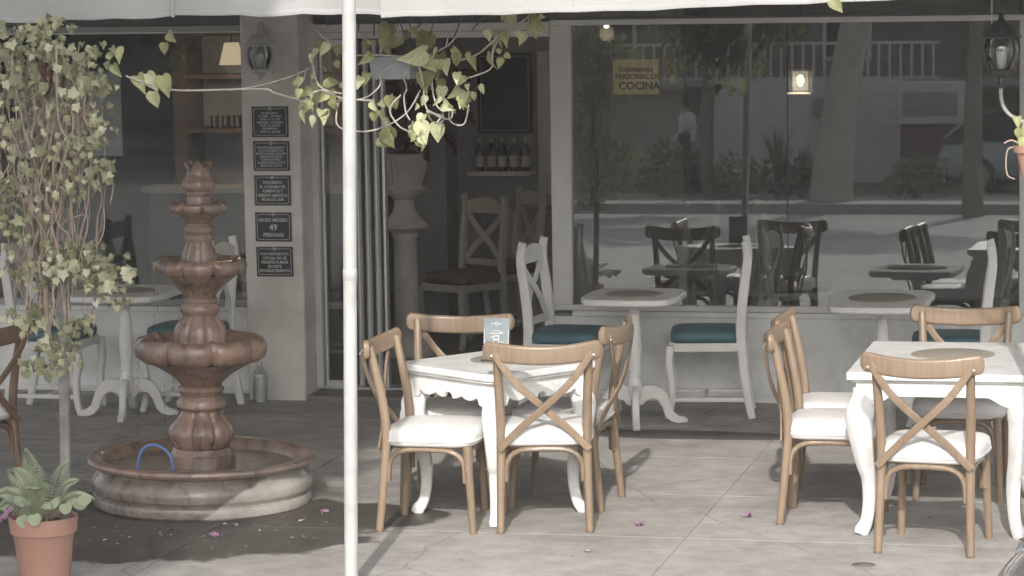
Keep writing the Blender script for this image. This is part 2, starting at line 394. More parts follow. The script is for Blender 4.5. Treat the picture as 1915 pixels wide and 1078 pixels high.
def spline(pts, n=6):
    P = [Vector(p) for p in pts]; out = []
    for i in range(len(P)-1):
        p0 = P[max(i-1, 0)]; p1 = P[i]; p2 = P[i+1]; p3 = P[min(i+2, len(P)-1)]
        for k in range(n):
            t = k/n
            out.append(.5*((2*p1)+(p2-p0)*t+(2*p0-5*p1+4*p2-p3)*t*t+(3*p1-p0-3*p2+p3)*t**3))
    out.append(P[-1]); return out
def text(body, size, m, parent, loc, name='lettering', rot=(R(90),0,0), bold=0., sx=1., align='CENTER', ext=.0006):
    cu = bpy.data.curves.new('t', 'FONT'); cu.body = body; cu.size = size; cu.align_x = align; cu.align_y = 'CENTER'
    cu.extrude = ext; cu.offset = bold; cu.resolution_u = 2
    o = bpy.data.objects.new('t', cu); col.objects.link(o)
    me = bpy.data.meshes.new_from_object(o.evaluated_get(bpy.context.evaluated_depsgraph_get()))
    bpy.data.objects.remove(o); me.materials.clear(); me.materials.append(m)
    t = bpy.data.objects.new(name, me); col.objects.link(t); t.parent = parent; t.location = loc; t.rotation_euler = rot; t.scale = (sx, 1, 1)
    return t
rnd = random.Random(7)

# ------------------------------------------------------------------ ground, terrace, road
def sheet(name, x0, x1, y0, y1, z, m, kind='structure'):
    o = MB().add([(x0,y0,z),(x1,y0,z),(x1,y1,z),(x0,y1,z)], [(0,1,2,3)]).build(name, m, smooth=False); return tag(o, kind=kind)
sheet('ground', -200, 200, -200, 200, -.30, M['earth'])
tag(MB().box((-60,-29,-.29), (60,-7.0,-.14)).build('road', M['asphalt'], smooth=False), kind='structure')
terr = tag(MB().box((-14,-6.85,-.28), (8,6,-.0035)).build('terrace', M['joint'], smooth=False), kind='structure')
xs = [-13.4, -11.1, -8.9, -6.68, -4.47, -2.255, -.05, 2.2, 4.4]; ys = [.0, -.96, -1.99, -3.08, -4.16, -5.5, -6.84]
for i in range(len(xs)-1):
    for j in range(len(ys)-1):
        g = .0025
        dz = rnd.uniform(-.0004, .0004)
        MB().box((xs[i]+g, ys[j+1]+g, -.05), (xs[i+1]-g, ys[j]-g, dz)).build('slab', M['slab'], terr, bevel=.0012, smooth=False)
kb = tag(MB().box((-60,-7.02,-.28), (60,-6.86,.0)).build('kerb', M['kerb'], bevel=.015), kind='structure')
tag(MB().box((-60,-29.2,-.28), (60,-29.0,.02)).build('far_kerb', M['kerb'], bevel=.015), kind='structure')
tag(MB().box((-60,-33,-.28), (60,-29.2,.01)).build('far_pavement', M['paving'], smooth=False), kind='structure')
tag(MB().box((-60,-60,-.28), (60,-33.0,.0)).build('far_verge', M['earth'], smooth=False), kind='structure')

# ------------------------------------------------------------------ the café building
cafe = empty('cafe_building', (0,0,0), 0, 'pale single storey cafe front with wide windows and an open doorway', 'building')
def part(name, m, parent=cafe, *boxes, bevel=0, smooth=False):
    b = MB()
    for a, c in boxes: b.box(a, c)
    return b.build(name, m, parent, bevel=bevel, smooth=smooth)
# lower walls
part('wall', M['wall'], cafe, ((-9,0,-.05), (-5.60,.16,.50)))
part('wall', M['wall'], cafe, ((-3.77,0,-.05), (2.4,.16,.50)))
part('skirting', M['wall'], cafe, ((-9,-.016,-.02), (-5.62,-.001,.036)), bevel=.004)
part('skirting', M['wall'], cafe, ((-3.74,-.016,-.02), (2.4,-.001,.036)), bevel=.004)
part('sill', M['wall'], cafe, ((-9,-.014,.502), (-5.62,.17,.533)), bevel=.004)
part('sill', M['wall'], cafe, ((-3.652,-.014,.502), (2.4,.17,.533)), bevel=.004)
# pillar between window and door
part('pillar', M['pillar'], cafe, ((-5.612,-.262,-.05), (-5.247,.12,3.3)), bevel=.012, smooth=True)
# upper facade
part('header', M['dark'], cafe, ((-9,.03,2.262), (-5.62,.16,2.75)))
part('upper_wall', M['pillar'], cafe, ((-9,.0,2.752), (-5.614,.18,4.3)), ((-5.614,.0,3.3), (-5.245,.18,4.3)), ((-5.245,.0,2.752), (2.4,.18,4.3)))
part('header', M['dark'], cafe, ((-5.24,.03,2.262), (-3.79,.16,2.75)))
part('roof', M['kerb'], cafe, ((-9.2,-.05,4.302), (2.6,6.3,4.45)))
# interior shell
part('interior_floor', M['int_floor'], cafe, ((-9,.02,-.01), (2.4,6.0,.035)))
part('back_wall', M['int_dark'], cafe, ((-9,5.2,.036), (2.4,5.4,2.9)))
part('side_wall', M['int_mid'], cafe, ((-9.2,.0,-.05), (-9.01,6.0,4.3)))
part('side_wall', M['int_mid'], cafe, ((2.41,.0,-.05), (2.6,6.0,4.3)))
part('ceiling', M['ceil'], cafe, ((-9,.17,2.80), (2.4,5.19,2.9)))
part('inner_partition', M['int_dark'], cafe, ((-5.62,3.3,.036), (-5.27,3.9,2.79)))

def window(name, x0, x1, z0, z1, w, m, panes, y=.05, tilt=0., side=(1,1), gm='glass'):
    """a frame with its panes; frame parts are bars of their own."""
    f = MB()
    f.box((x0, 0, z0), (x1, .09, z0+w)).box((x0, 0, z1-w), (x1, .09, z1))
    if side[0]: f.box((x0, .0, z0+w), (x0+side[0], .09, z1-w))
    if side[1]: f.box((x1-side[1], .0, z0+w), (x1, .09, z1-w))
    fo = f.build(name, m, cafe, bevel=.004)
    h = z1-z0-2*w+.02
    for a, b in panes:
        g = MB().box((0, -.003, 0), (b-a, .003, h)).build('glass', M[gm], fo, smooth=False)
        g.location = (a, y-h/2*math.tan(tilt), z0+w-.01); g.rotation_euler = (-tilt, 0, 0)
    return fo
# big window to the right of the door (panes lean back a touch, as their reflections show)
window('window', -3.772, -.93, .535, 2.268, .034, M['frame'], [(-3.66,-2.363), (-2.357,-1.02)], .05, R(1.2), (.117,.085))
window('window', -.92, 2.3, .535, 2.268, .034, M['frame'], [(-.85,.7), (.71,2.25)], .05, R(1.2), (.06,.06))
window('transom_window', -3.772, 2.3, 2.27, 2.75, .012, M['dark'], [(-3.75,-2.36), (-2.35,-1.02), (-1.01,2.28)], .05, R(1.2), (.03,.03))
window('window', -9, -5.615, .535, 2.26, .036, M['frame_dark'], [(-8.9,-7.75), (-7.74,-5.65)], .05, R(.3), (.05,.03), 'glass_clear')
part('blind_rail', M['frame'], cafe, ((-8.9,.004,2.214), (-5.65,.0395,2.243)))
# doorway: frame, transom board, fixed side light, folded leaves, threshold
part('door_frame', M['frame'], cafe, ((-5.262,-.03,.04), (-5.213,.10,2.262)), ((-5.213,-.02,2.17), (-3.775,.10,2.258)), bevel=.004)
part('transom_rail', M['frame_dark'], cafe, ((-5.20,-.026,2.206), (-3.80,-.0205,2.211)))
sl = part('door_leaf', M['aluminium'], cafe, ((-5.206,.02,.05), (-5.19,.055,2.165)), ((-5.05,.02,.05), (-5.03,.055,2.165)), ((-5.19,.02,.05), (-5.05,.055,.085)), ((-5.19,.02,2.13), (-5.05,.055,2.165)), bevel=.003)
MB().box((-5.192,.035,.08), (-5.048,.041,2.135)).build('glass', M['glass_clear'], sl, smooth=False)
for k in range(3):
    x = -4.995+k*.058
    lf = part('door_leaf', M['frame_dark'], cafe, ((x,.02,.05), (x+.036,.085,2.165)), bevel=.006)
    MB().box((x+.006,.0855,.05), (x+.030,.13,2.165)).build('stile', M['frame_dark'], lf, bevel=.003)
    part('edge_strip', M['aluminium'], lf, ((x+.014,.012,.06), (x+.022,.0195,2.16)))
part('door_leaf', M['aluminium'], cafe, ((-4.822,.015,.05), (-4.806,.08,2.165)), bevel=.003)
part('threshold', M['aluminium'], cafe, ((-5.24,-.02,.036), (-3.78,.14,.05)), bevel=.003)
part('step', M['stone_step'], cafe, ((-5.24,-.29,-.01), (-3.80,-.021,.034)), bevel=.008)

# ------------------------------------------------------------------ awnings and pole
def awning(x0, x1, zf, label, ripple):
    o = empty('awning', ((x0+x1)/2, -5.05+.035*(ripple > .9), 0), 0, label, 'awning')
    n = 90; cx = (x0+x1)/2
    th = .006
    def fab(top, bot, depth):
        b = MB(); vs = []; fs = []
        for k in range(n+1):
            t = k/n; x = x0+(x1-x0)*t - cx
            for (y, z) in top(t): vs += [(x, y, z), (x, y+depth[0], z+depth[1])]
        m = len(top(0))*2
        for k in range(n):
            for q in range(0, m-2, 2):
                a = k*m+q; fs += [(a, a+2, a+m+2, a+m), (a+1, a+m+1, a+m+3, a+3)]
            a = k*m; fs += [(a, a+m, a+m+1, a+1)]; a = k*m+m-2; fs += [(a, a+1, a+m+1, a+m)]
        for k in (0, n):
            for q in range(0, m-2, 2): a = k*m+q; fs.append((a, a+1, a+3, a+2))
        return b.add(vs, fs)
    def zb(t): return zf(t) + ripple*(.004*math.sin(t*61)+.005*math.sin(t*23+1)+.004*math.sin(t*130))
    def yb(t, w): return ripple*w*(.018*math.sin(t*47)+.012*math.sin(t*19+2))
    fab(lambda t: [(yb(t,1), zb(t)), (yb(t,.7), zf(t)+.05), (yb(t,.3), zf(t)+.11), (0, zf(t)+.17)], None, (th, 0)).build('valance', M['fabric'], o, ang=60)
    fab(lambda t: [(.01, zf(t)+.175), (1.2, zf(t)+.29-.02*math.sin(t*9)), (2.6, zf(t)+.42-.02*math.sin(t*9)), (5.0, zf(t)+.62)], None, (0, th)).build('canopy', M['fabric'], o, ang=60)
    for t0 in ([.12,.30,.47,.66,.83] if ripple > .9 else [.13,.29,.46,.62,.8]):
        x = x0+(x1-x0)*t0-cx; MB().box((x-.006, -.012-.03*ripple*0, zf(t0)+.002), (x+.006, -.006, zf(t0)+.168)).build('seam', M['fabric'], o)
    MB().sweep([(x0+(x1-x0)*k/60-cx, yb(k/60,1)-.004, zb(k/60)+.012) for k in range(61)], rsec(.005,.024,.4,2), (0,0,1)).build('hem', M['fabric'], o)
    MB().tube([(x0-cx, .03, zf(0)+.15), (x1-cx, .03, zf(1)+.15)], .018, 10, up=(0,1,0)).build('front_bar', M['pole'], o)
    for x, tt in ((x0+.05-cx, 0), ((x0+x1)/2-cx, .5), (x1-.05-cx, 1)):
        MB().tube([(x, .04, zf(tt)+.13), (x, 5.0, zf(tt)+.55)], .014, 8).build('rafter', M['pole'], o)
    return o
awning(-9.0, -3.365, lambda t: 2.345+.052*t, 'grey white rippled fabric awning on the left, above fountain', 1.0)
awning(-3.385, 3.0, lambda t: 2.374+.047*(t/.35), 'bright white fabric awning above the tables on the right', .5)
pole = empty('awning_pole', (-3.462,-5.42,0), 0, 'white round pole standing in front of the doorway', 'pole')
MB().tube([(0,0,0), (.048,0,2.56)], .0285, 20, up=(0,1,0)).build('post', M['pole'], pole)
MB().lathe([(.075,.0),(.075,.008),(.034,.012),(.034,.05)], 20).build('foot_plate', M['pole'], pole)
MB().lathe([(.0287,1.30),(.0302,1.302),(.0302,1.345),(.0287,1.347)], 20, c=(.0248,0,0)).build('joint_collar', M['pole'], pole)
MB().tube([(.026,-.034,1.325),(.026,-.024,1.325)], .005, 8).build('bolt', M['greymetal'], pole)
pole2 = empty('awning_pole', (-.695,-4.33,0), 0, 'white post just beyond the right edge carrying the black lantern', 'pole')
MB().tube([(0,0,0), (.0,0,2.50)], .0285, 20, up=(0,1,0)).build('post', M['pole'], pole2)
MB().lathe([(.031,.30),(.031,.34)], 20).build('joint_collar', M['pole'], pole2)

# ------------------------------------------------------------------ furniture prototypes (origin on the floor, front towards +y)
def cushion(w, d, z0, h, n=40):
    b = MB(); rings = [(.93,0),(.985,.12),(1,.35),(1,.6),(.975,.82),(.90,.95),(.70,1.04),(.35,1.10),(0.02,1.12)]; vs = []
    for k, hz in rings:
        for i in range(n):
            a = 2*math.pi*i/n; c, s = math.cos(a), math.sin(a)
            e = .38
            x = math.copysign(abs(c)**e, c); y = math.copysign(abs(s)**e, s)
            vs.append((x*k*w/2, y*k*d/2, z0+h*hz))
    fs = []
    for r in range(len(rings)-1):
        for i in range(n): a = r*n+i; c = r*n+(i+1) % n; fs.append((a, c, c+n, a+n))
    fs.append(tuple(range(n))[::-1]); fs.append(tuple(range((len(rings)-1)*n, len(rings)*n)))
    return b.add(vs, fs)

def make_crossback():
    t = empty('crossback_chair', (0,0,0), 0, 'x', 'chair', 'bentwood cross-back chairs')
    w = M['wood']
    for s in (-1, 1):
        # rear leg runs on as the back post
        p = spline([(s*.205,-.235,0), (s*.200,-.212,.22), (s*.196,-.195,.42), (s*.200,-.205,.58), (s*.206,-.235,.74), (s*.212,-.262,.86)], 5)
        MB().tube(p, [.0175+.0045*math.sin(math.pi*i/(len(p)-1)) for i in range(len(p))], 12, up=(0,1,0)).build('back_leg', w, t)
        MB().tube(spline([(s*.200,.212,0), (s*.192,.197,.22), (s*.185,.185,.405)], 5), [.0160+.0006*i for i in range(11)], 12, up=(0,1,0)).build('front_leg', w, t)
        MB().lathe([(.014,0),(.0185,.001),(.0178,.009),(.016,.010)], 12, c=(s*.205,-.235,0)).build('foot_cap', M['wood_dark'], t)
    # seat ring
    out = [(.200*math.copysign(abs(math.cos(a))**.45, math.cos(a)), .195*math.copysign(abs(math.sin(a))**.45, math.sin(a))) for a in [2*math.pi*i/36 for i in range(36)]]
    MB().prism(out, lambda a, b, z: (a, b, z), .388, .412).build('seat_frame', w, t, bevel=.006)
    cu_ = cushion(.452, .44, .400, .090).build('cushion', M['cushion'], t, ang=70)
    pp = []
    for i in range(49):
        a = 2*math.pi*i/48; c, s = math.cos(a), math.sin(a); pp.append((math.copysign(abs(c)**.38, c)*.2275, math.copysign(abs(s)**.38, s)*.2215, .4255))
    MB().tube(pp, .0032, 6, up=(0,0,1)).build('piping', M['cushion'], cu_)
    # top rail: broad, curved in plan, rounded ends
    pts = [(-.268,-.258,.850), (-.255,-.264,.850), (-.235,-.272,.849), (-.13,-.302,.836), (0,-.314,.830), (.13,-.302,.836), (.235,-.272,.849), (.255,-.264,.850), (.268,-.258,.850)]
    p = spline(pts, 5); k = len(p)-1
    sc_ = [(1., 1.) for _ in p]
    for i, v in ((0,.30),(1,.52),(2,.66),(3,.76),(4,.84),(5,.90),(6,.94),(7,.97),(8,.99)): sc_[i] = sc_[k-i] = (.6+.4*v, v)
    MB().sweep(p, rsec(.030, .088, .48, 5), (0,0,1), sc_).build('top_rail', w, t)
    # crossed straps behind the posts, from the rail to the legs
    for s in (-1, 1):
        q = spline([(-s*.224,-.296,.842), (-s*.13,-.292+s*.004,.71), (0,-.274+s*.011,.585), (s*.12,-.240+s*.004,.475), (s*.208,-.226,.385)], 6)
        MB().sweep(q, rsec(.034, .011, .4, 3), (0,1,0), None).build('cross_strap', w, t)
        MB().lathe([(.002,0),(.007,.001),(.005,.006),(.001,.007)], 10).build('screw_head', M['aluminium'], t).matrix_local = Matrix.Translation((s*.232,-.299,.83)) @ Matrix.Rotation(R(90), 4, 'X')
    # bent arches under the seat
    def arch(a, b):
        a = Vector(a); b = Vector(b); pts = []
        for i in range(15):
            u = i/14; an = math.pi*u; e = .55
            f = .5-.5*math.copysign(abs(math.cos(an))**e, math.cos(an)); zz = abs(math.sin(an))**e
            q = a.lerp(b, f); pts.append((q.x, q.y, a.z+(.386-a.z)*zz))
        return MB().tube(pts, .0130, 9, up=(.3,.6,.1))
    z = .235
    arch((-.178,-.203,z), (.178,-.203,z)).build('arch_brace', w, t)
    arch((-.172,.192,z), (.172,.192,z)).build('arch_brace', w, t)
    for s in (-1, 1): arch((s*.196,-.188,z), (s*.188,.175,z)).build('arch_brace', w, t)
    return t

def make_white_chair(seat_mat, paint='cream_paint'):
    t = empty('farmhouse_chair', (0,0,0), 0, 'x', 'chair', 'x')
    w = M[paint]
    for s in (-1, 1):
        p = spline([(s*.185,-.255,0), (s*.185,-.225,.16), (s*.185,-.200,.40), (s*.185,-.195,.55), (s*.185,-.215,.75), (s*.185,-.235,.90), (s*.185,-.228,.985), (s*.185,-.222,1.015)], 5)
        n = len(p)
        MB().sweep(p, rsec(.036, .050, .25, 3), (0,1,0), [(1, .85+.3*math.sin(math.pi*min(1, i/(n-1)*1.1))) for i in range(n)]).build('back_leg', w, t)
        q = spline([(s*.195,.225,0), (s*.195,.205,.07), (s*.195,.200,.20), (s*.195,.215,.32), (s*.195,.205,.42)], 5)
        MB().sweep(q, rsec(.040, .042, .25, 3), (0,1,0), [.85+.28*(i/(len(q)-1)) for i in range(len(q))]).build('front_leg', w, t)
        MB().box((s*.185-.012,-.225,.095), (s*.185+.012,.19,.120)).build('stretcher', w, t, bevel=.004)
        MB().box((s*.188-.014,-.18,.385), (s*.188+.014,.19,.435)).build('side_rail', w, t, bevel=.004)
        d = MB().sweep([(-s*.165,-.207,.57), (-s*.08,-.219+s*.006,.67), (0,-.226+s*.012,.735), (s*.08,-.232+s*.006,.80), (s*.165,-.238,.885)], rsec(.044, .015, .25, 2), (0,1,0)); d.build('cross_slat', w, t)
    MB().box((-.17,.185,.385), (.17,.212,.435)).build('front_rail', w, t, bevel=.004)
    MB().box((-.17,-.215,.385), (.17,-.19,.435)).build('rear_rail', w, t, bevel=.004)
    MB().box((-.17,-.216,.53), (.17,-.196,.575)).build('lower_back_rail', w, t, bevel=.004)
    out = [(-.166,.0), (.166,.0)] + [(.166-.332*i/12, .075+.035*math.sin(math.pi*i/12)) for i in range(13)]
    MB().prism(out, lambda a, b, c: (a, c, .885+b), -.244, -.222).build('crest_rail', w, t, bevel=.005)
    MB().box((-.15,.0,.10), (.15,.02,.122)).build('stretcher', w, t, bevel=.004)
    cushion(.43, .42, .437, .070).build('cushion', seat_mat, t, ang=70)
    return t

def cabriole(foot, h, w0=.094, m=None):
    """leg in the diagonal plane: local +x is outward."""
    pts = [(0,0,h), (.004,0,h-.05), (.030,0,h-.12), (.026,0,h-.20), (.0,0,h-.34), (-.022,0,h*.38), (-.024,0,h*.22), (-.008,0,.06), (.018,0,.02), (.030,0,.0)]
    p = spline(pts, 5); n = len(p)
    prof = [1.0,1.05,1.25,1.12,.82,.66,.56,.54,.66,.55]; sc_ = []
    for i in range(n):
        u = i/(n-1)*(len(prof)-1); a = min(int(u), len(prof)-2); f = u-a; sc_.append(prof[a]*(1-f)+prof[a+1]*f)
    return MB().sweep(p, rsec(w0, w0*.86, .28, 3), (0,1,0), sc_)

def make_table(wx, wy, h, clip, name, label, legin, group, scallop=True, overhang=.035):
    t = empty(name, (0,0,0), 0, label, 'table', group); m = M['white_paint']
    X, Y = wx/2, wy/2; c = clip
    out = []
    for (sx, sy) in ((1,1),(-1,1),(-1,-1),(1,-1)):
        a, b = (sx*X, sy*(Y-c)), (sx*(X-c), sy*Y)
        seq = [a, (sx*(X-c*.22), sy*(Y-c*.22)), b] if c > .02 else [a, b]
        if sx*sy < 0: seq = seq[::-1]
        out += seq
    MB().prism(out, lambda a, b, z: (a, b, z), h-.034, h).build('table_top', m, t, bevel=.008, seg=3)
    MB().prism([(a*.965, b*.965) for a, b in out], lambda a, b, z: (a, b, z), h-.046, h-.0345).build('top_moulding', m, t, bevel=.004)
    ax, ay = X-overhang, Y-overhang
    for k in range(4):
        L = (ax if k % 2 == 0 else ay); D = (ay if k % 2 == 0 else ax)
        L -= .05 if scallop else .03
        n = 48; lo = []
        for i in range(n+1):
            u = -L+2*L*i/n; e = abs(u)/L
            z = -.075-.018*abs(math.sin(e*math.pi*2.4+.5)) - (.022 if e > .80 else 0) + (.02 if e < .12 else 0) if scallop else (-.105 if e > .82 else -.105+.04*min(1, (.82-e)*5)*(1 if True else 0))
            lo.append((u, z))
        poly = [(L, 0), (-L, 0)] + lo
        fn = [lambda u, z, q: (u, D-q, h-.0465+z), lambda u, z, q: (D-q, u, h-.0465+z), lambda u, z, q: (u, -D+q, h-.0465+z), lambda u, z, q: (-D+q, u, h-.0465+z)][k]
        MB().prism(poly, fn, 0, .022).build('apron', m, t, bevel=.003)
    for k in range(4):
        a = R(45+90*k) if wx == wy else math.atan2((1,1,-1,-1)[k]*(Y-legin), (1,-1,-1,1)[k]*(X-legin))
        sx, sy = (1,-1,-1,1)[k], (1,1,-1,-1)[k]
        l = cabriole(0, h-.075).build('leg', m, t)
        l.location = (sx*(X-legin), sy*(Y-legin), 0); l.rotation_euler = (0, 0, math.atan2(sy, sx))
        MB().box((-.036,-.036,h-.17), (.036,.036,h-.0468)).build('leg_block', m, t, bevel=.004).location = (sx*(X-legin), sy*(Y-legin), 0)
    return t

def make_pedestal_table(wx, wy, h, label, clip, rot=0, sc_=1.):
    t = empty('pedestal_table', (0,0,0), rot, label, 'table', 'pedestal tables along the cafe wall'); m = M['cream_paint']
    X, Y, c = wx/2, wy/2, clip; out = []
    for (sx, sy) in ((1,1),(-1,1),(-1,-1),(1,-1)):
        seq = [(sx*X, sy*(Y-c)), (sx*(X-c*.22), sy*(Y-c*.34)), (sx*(X-c*.62), sy*(Y-c*.08)), (sx*(X-c*1.25), sy*Y)]
        if sx*sy < 0: seq = seq[::-1]
        out += seq
    MB().prism(out, lambda a, b, z: (a, b, z), h-.036, h).build('table_top', m, t, bevel=.010, seg=3)
    MB().prism([(a*.55, b*.5) for a, b in out], lambda a, b, z: (a, b, z), h-.065, h-.0365).build('top_plate', m, t, bevel=.004)
    prof = [(.030,.14),(.042,.16),(.046,.20),(.036,.24),(.030,.27),(.037,.275),(.037,.295),(.030,.30),(.036,.36),(.041,.44),(.038,.52),(.030,.60),(.027,.63),(.036,.64),(.036,.665),(.030,.675)]
    MB().lathe([(r, z*(h-.065)/.675) for r, z in prof], 20).build('pedestal', m, t)
    up = [(.02,.20),(.06,.225),(.11,.222),(.155,.20),(.185,.16),(.20,.11),(.215,.07),(.245,.045),(.285,.035),(.30,.02),(.292,.004)]
    dn = [(.24,.0),(.20,.012),(.168,.045),(.15,.10),(.125,.135),(.095,.145),(.065,.135),(.045,.11),(.02,.105)]
    for k in range(4):
        a = R(90*k+rot_feet)
        f = MB().prism(up+dn, lambda u, z, q: (u, q, z), -.02, .02).build('scroll_foot', m, t, bevel=.006)
        f.rotation_euler = (0, 0, a)
    return t
rot_feet = 12

cross = make_crossback(); used = []
def cb(x, y, deg, label): return place(cross, used, (x, y, 0), R(deg), label)
cb(-2.960, -3.905, 12, 'cross-back wooden chair turned back to us at the scalloped white table')
cb(-3.44, -4.01, -91, 'cross-back wooden chair side on, next to the white pole')
cb(-3.53, -3.43, 183, 'cross-back wooden chair facing us behind the menu card')
cb(-2.985, -3.37, 87, 'cross-back wooden chair facing left, right of the scalloped table')
cb(-1.133, -4.157, -7, 'nearest cross-back wooden chair, its back to us at the right table')
cb(-1.12, -2.87, 180, 'cross-back wooden chair facing us at the far end of right table')
cb(-1.645, -3.57, -90, 'front one of two wooden chairs side on at right table')
cb(-1.685, -3.05, -90, 'rear one of two wooden chairs side on at right table')
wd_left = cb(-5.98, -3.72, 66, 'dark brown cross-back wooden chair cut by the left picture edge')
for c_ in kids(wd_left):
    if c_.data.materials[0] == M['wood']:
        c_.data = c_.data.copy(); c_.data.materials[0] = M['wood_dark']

ctable = make_table(.70, .70, .725, .075, 'square_table', 'square white table with scalloped apron and menu card on top', .085, 'white dining tables')
ctable.location = (-3.235, -3.66, 0); ctable.rotation_euler = (0, 0, R(54.6))
rtable = make_table(.83, 1.12, .748, .006, 'long_table', 'large white table with curved legs at the right edge', .075, 'white dining tables', False)
rtable.location = (-1.127, -3.46, 0)

wc = make_white_chair(M['teal']); used2 = []
def fc(x, y, deg, label, g='teal seated white chairs'): return place(wc, used2, (x, y, 0), R(deg), label, g)
fc(-3.53, -.62, -97, 'white chair with teal seat beside the door frame, left of pedestal table')
fc(-2.76, -.47, 98, 'white chair with teal seat in side view under the big window')
fc(-1.36, -.62, 94, 'white high-back chair half hidden behind the right table')
fc(-6.63, -.80, -90, 'white chair with teal seat behind the climbing plant')
fc(-5.86, -.62, 88, 'white chair with teal seat behind the fountain')
wr = make_white_chair(M['redseat'], 'dimmed_white'); used3 = []
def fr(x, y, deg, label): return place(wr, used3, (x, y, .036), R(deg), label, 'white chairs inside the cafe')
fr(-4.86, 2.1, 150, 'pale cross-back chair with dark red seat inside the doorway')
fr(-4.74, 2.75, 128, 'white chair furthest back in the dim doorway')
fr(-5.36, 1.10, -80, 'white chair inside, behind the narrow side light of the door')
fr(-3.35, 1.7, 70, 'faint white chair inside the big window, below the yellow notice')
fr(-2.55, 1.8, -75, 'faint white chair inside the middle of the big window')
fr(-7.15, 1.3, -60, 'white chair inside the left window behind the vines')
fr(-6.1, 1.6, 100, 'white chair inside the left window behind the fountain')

pa = make_pedestal_table(.545, .66, .74, 'white pedestal table under the left end of the big window', .16); pa.location = (-3.105, -.90, 0)
pb = make_pedestal_table(.53, .90, .74, 'white pedestal table between wooden chairs and window on the right', .14); pb.location = (-1.70, -1.00, 0)
pc = make_pedestal_table(.60, .70, .74, 'white pedestal table between the vines and the fountain', .16); pc.location = (-6.12, -.98, 0)
def placemat(x, y, z, r, label, ry=1.):
    o = MB().lathe([(r, 0), (r, .003), (r*.97, .005), (0.001, .005)], 40).build('placemat', M['mat_weave']); o.location = (x, y, z); o.scale = (1, ry, 1)
    tag(o, label, 'placemat', 'round woven mats')
placemat(-3.21, -3.60, .726, .17, 'round brown mat on the scalloped table under the menu card')
placemat(-1.12, -3.36, .749, .195, 'round woven mat on the large right table')
placemat(-3.10, -.92, .741, .165, 'round mat on the pedestal table next to the door')
placemat(-1.70, -.98, .741, .185, 'brown round mat on the pedestal table at right', 1.2)
placemat(-6.10, -1.0, .741, .17, 'round mat on the pedestal table behind the vines')

# menu card in its stand
mc = empty('menu_stand', (-3.235, -3.70, .731), R(-6), 'small grey menu card standing on the scalloped table', 'menu')
MB().box((-.068,-.03,0), (.068,.03,.010)).build('base', M['lglass'], mc, bevel=.003)
cd_ = MB().box((-.064,-.002,.0105), (.064,.002,.205)).build('card', M['card'], mc, bevel=.001)
cd_.rotation_euler = (R(-6), 0, 0)
for sx_ in (-1, 1):
    MB().box((sx_*.060-.0015,-.0034,.02), (sx_*.060+.0015,-.0022,.15)).build('border_line', M['letter'], cd_)
def ring(b, cx, cz, r, w, y, n=14, a0=0, a1=360):
    for i in range(n):
        p, q = R(a0+(a1-a0)*i/n), R(a0+(a1-a0)*(i+1)/n)
        b.add([(cx+(r-w)*math.cos(p), y, cz+(r-w)*math.sin(p)), (cx+r*math.cos(p), y, cz+r*math.sin(p)), (cx+r*math.cos(q), y, cz+r*math.sin(q)), (cx+(r-w)*math.cos(q), y, cz+(r-w)*math.sin(q))], [(0,1,2,3)])
    return b
b_ = MB()
ring(b_, 0, .178, .009, .004, -.003); b_.box((-.028,-.0032,.176), (-.010,-.0024,.180)).box((.010,-.0032,.176), (.028,-.0024,.180))
b_.box((-.034,-.0032,.130), (.034,-.0024,.135)).box((-.02,-.0032,.143), (.02,-.0024,.146)).box((.018,-.0032,.137), (.032,-.0024,.141))
for zz in (.117,.100,.084,.070): b_.box((-.013,-.0032,zz), (.013,-.0024,zz+.007))
b_.box((-.015,-.0032,.062), (-.010,-.0024,.122)).box((.010,-.0032,.062), (.015,-.0024,.122)).box((-.030,-.0032,.112), (-.012,-.0024,.117))
ring(b_, -.032, .065, .011, .011, -.003); ring(b_, .032, .064, .012, .004, -.003); ring(b_, .03, .085, .010, .003, -.003)
b_.build('print', M['letter'], cd_, smooth=False)

# ------------------------------------------------------------------ fountain
fo = empty('tiered_fountain', (-4.752, -3.60, 0), 0, 'brown three tiered stone fountain standing in a round basin', 'fountain')
fo.rotation_euler = (0, R(.9), 0)
def pz(l, y0=938., sv=378., sh=381.): return [(max(r, .3)/sh, (y0-y)/sv) for y, r in l]
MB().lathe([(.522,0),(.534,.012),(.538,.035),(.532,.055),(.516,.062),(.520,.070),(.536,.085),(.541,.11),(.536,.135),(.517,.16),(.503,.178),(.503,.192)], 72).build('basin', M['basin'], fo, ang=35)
MB().lathe([(.50,.188),(.506,.190),(.532,.197),(.552,.207),(.558,.220),(.553,.233),(.537,.241),(.505,.240),(.475,.225),(.452,.19),(.438,.14),(.42,.10),(.001,.09)], 72).build('basin_rim', M['fountain'], fo, ang=35)
MB().lathe([(.436,.100),(.436,.128),(.001,.128)], 48).build('water', M['water'], fo)
def crease(n, a, ph):
    u = ((a+ph)*n/(2*math.pi)) % 1.; d = min(u, 1-u)*2          # 0 in the groove, 1 mid lobe
    return 1-math.exp(-(d/.16)**2), d
def gad(n, amp, ph=0.):
    def f(a, r, z):
        c, d = crease(n, a, ph); return 1-amp*(1-c)+amp*.35*(d-.5), 0
    return f
MB().lathe(pz([(905,62),(862,63),(848,62),(844,57),(838,55),(834,52)]), 40).build('plinth', M['fountain'], fo)
MB().lathe(pz([(833,50),(826,54),(816,60),(805,61.5),(794,57),(782,47),(772,39),(765,37)]), 96, gad(8, .09)).build('lower_vase', M['fountain'], fo)
MB().lathe(pz([(765,40),(758,46),(750,46),(743,42),(738,37),(732,40),(727,44),(722,42),(719,37)]), 40).build('collar', M['fountain'], fo)
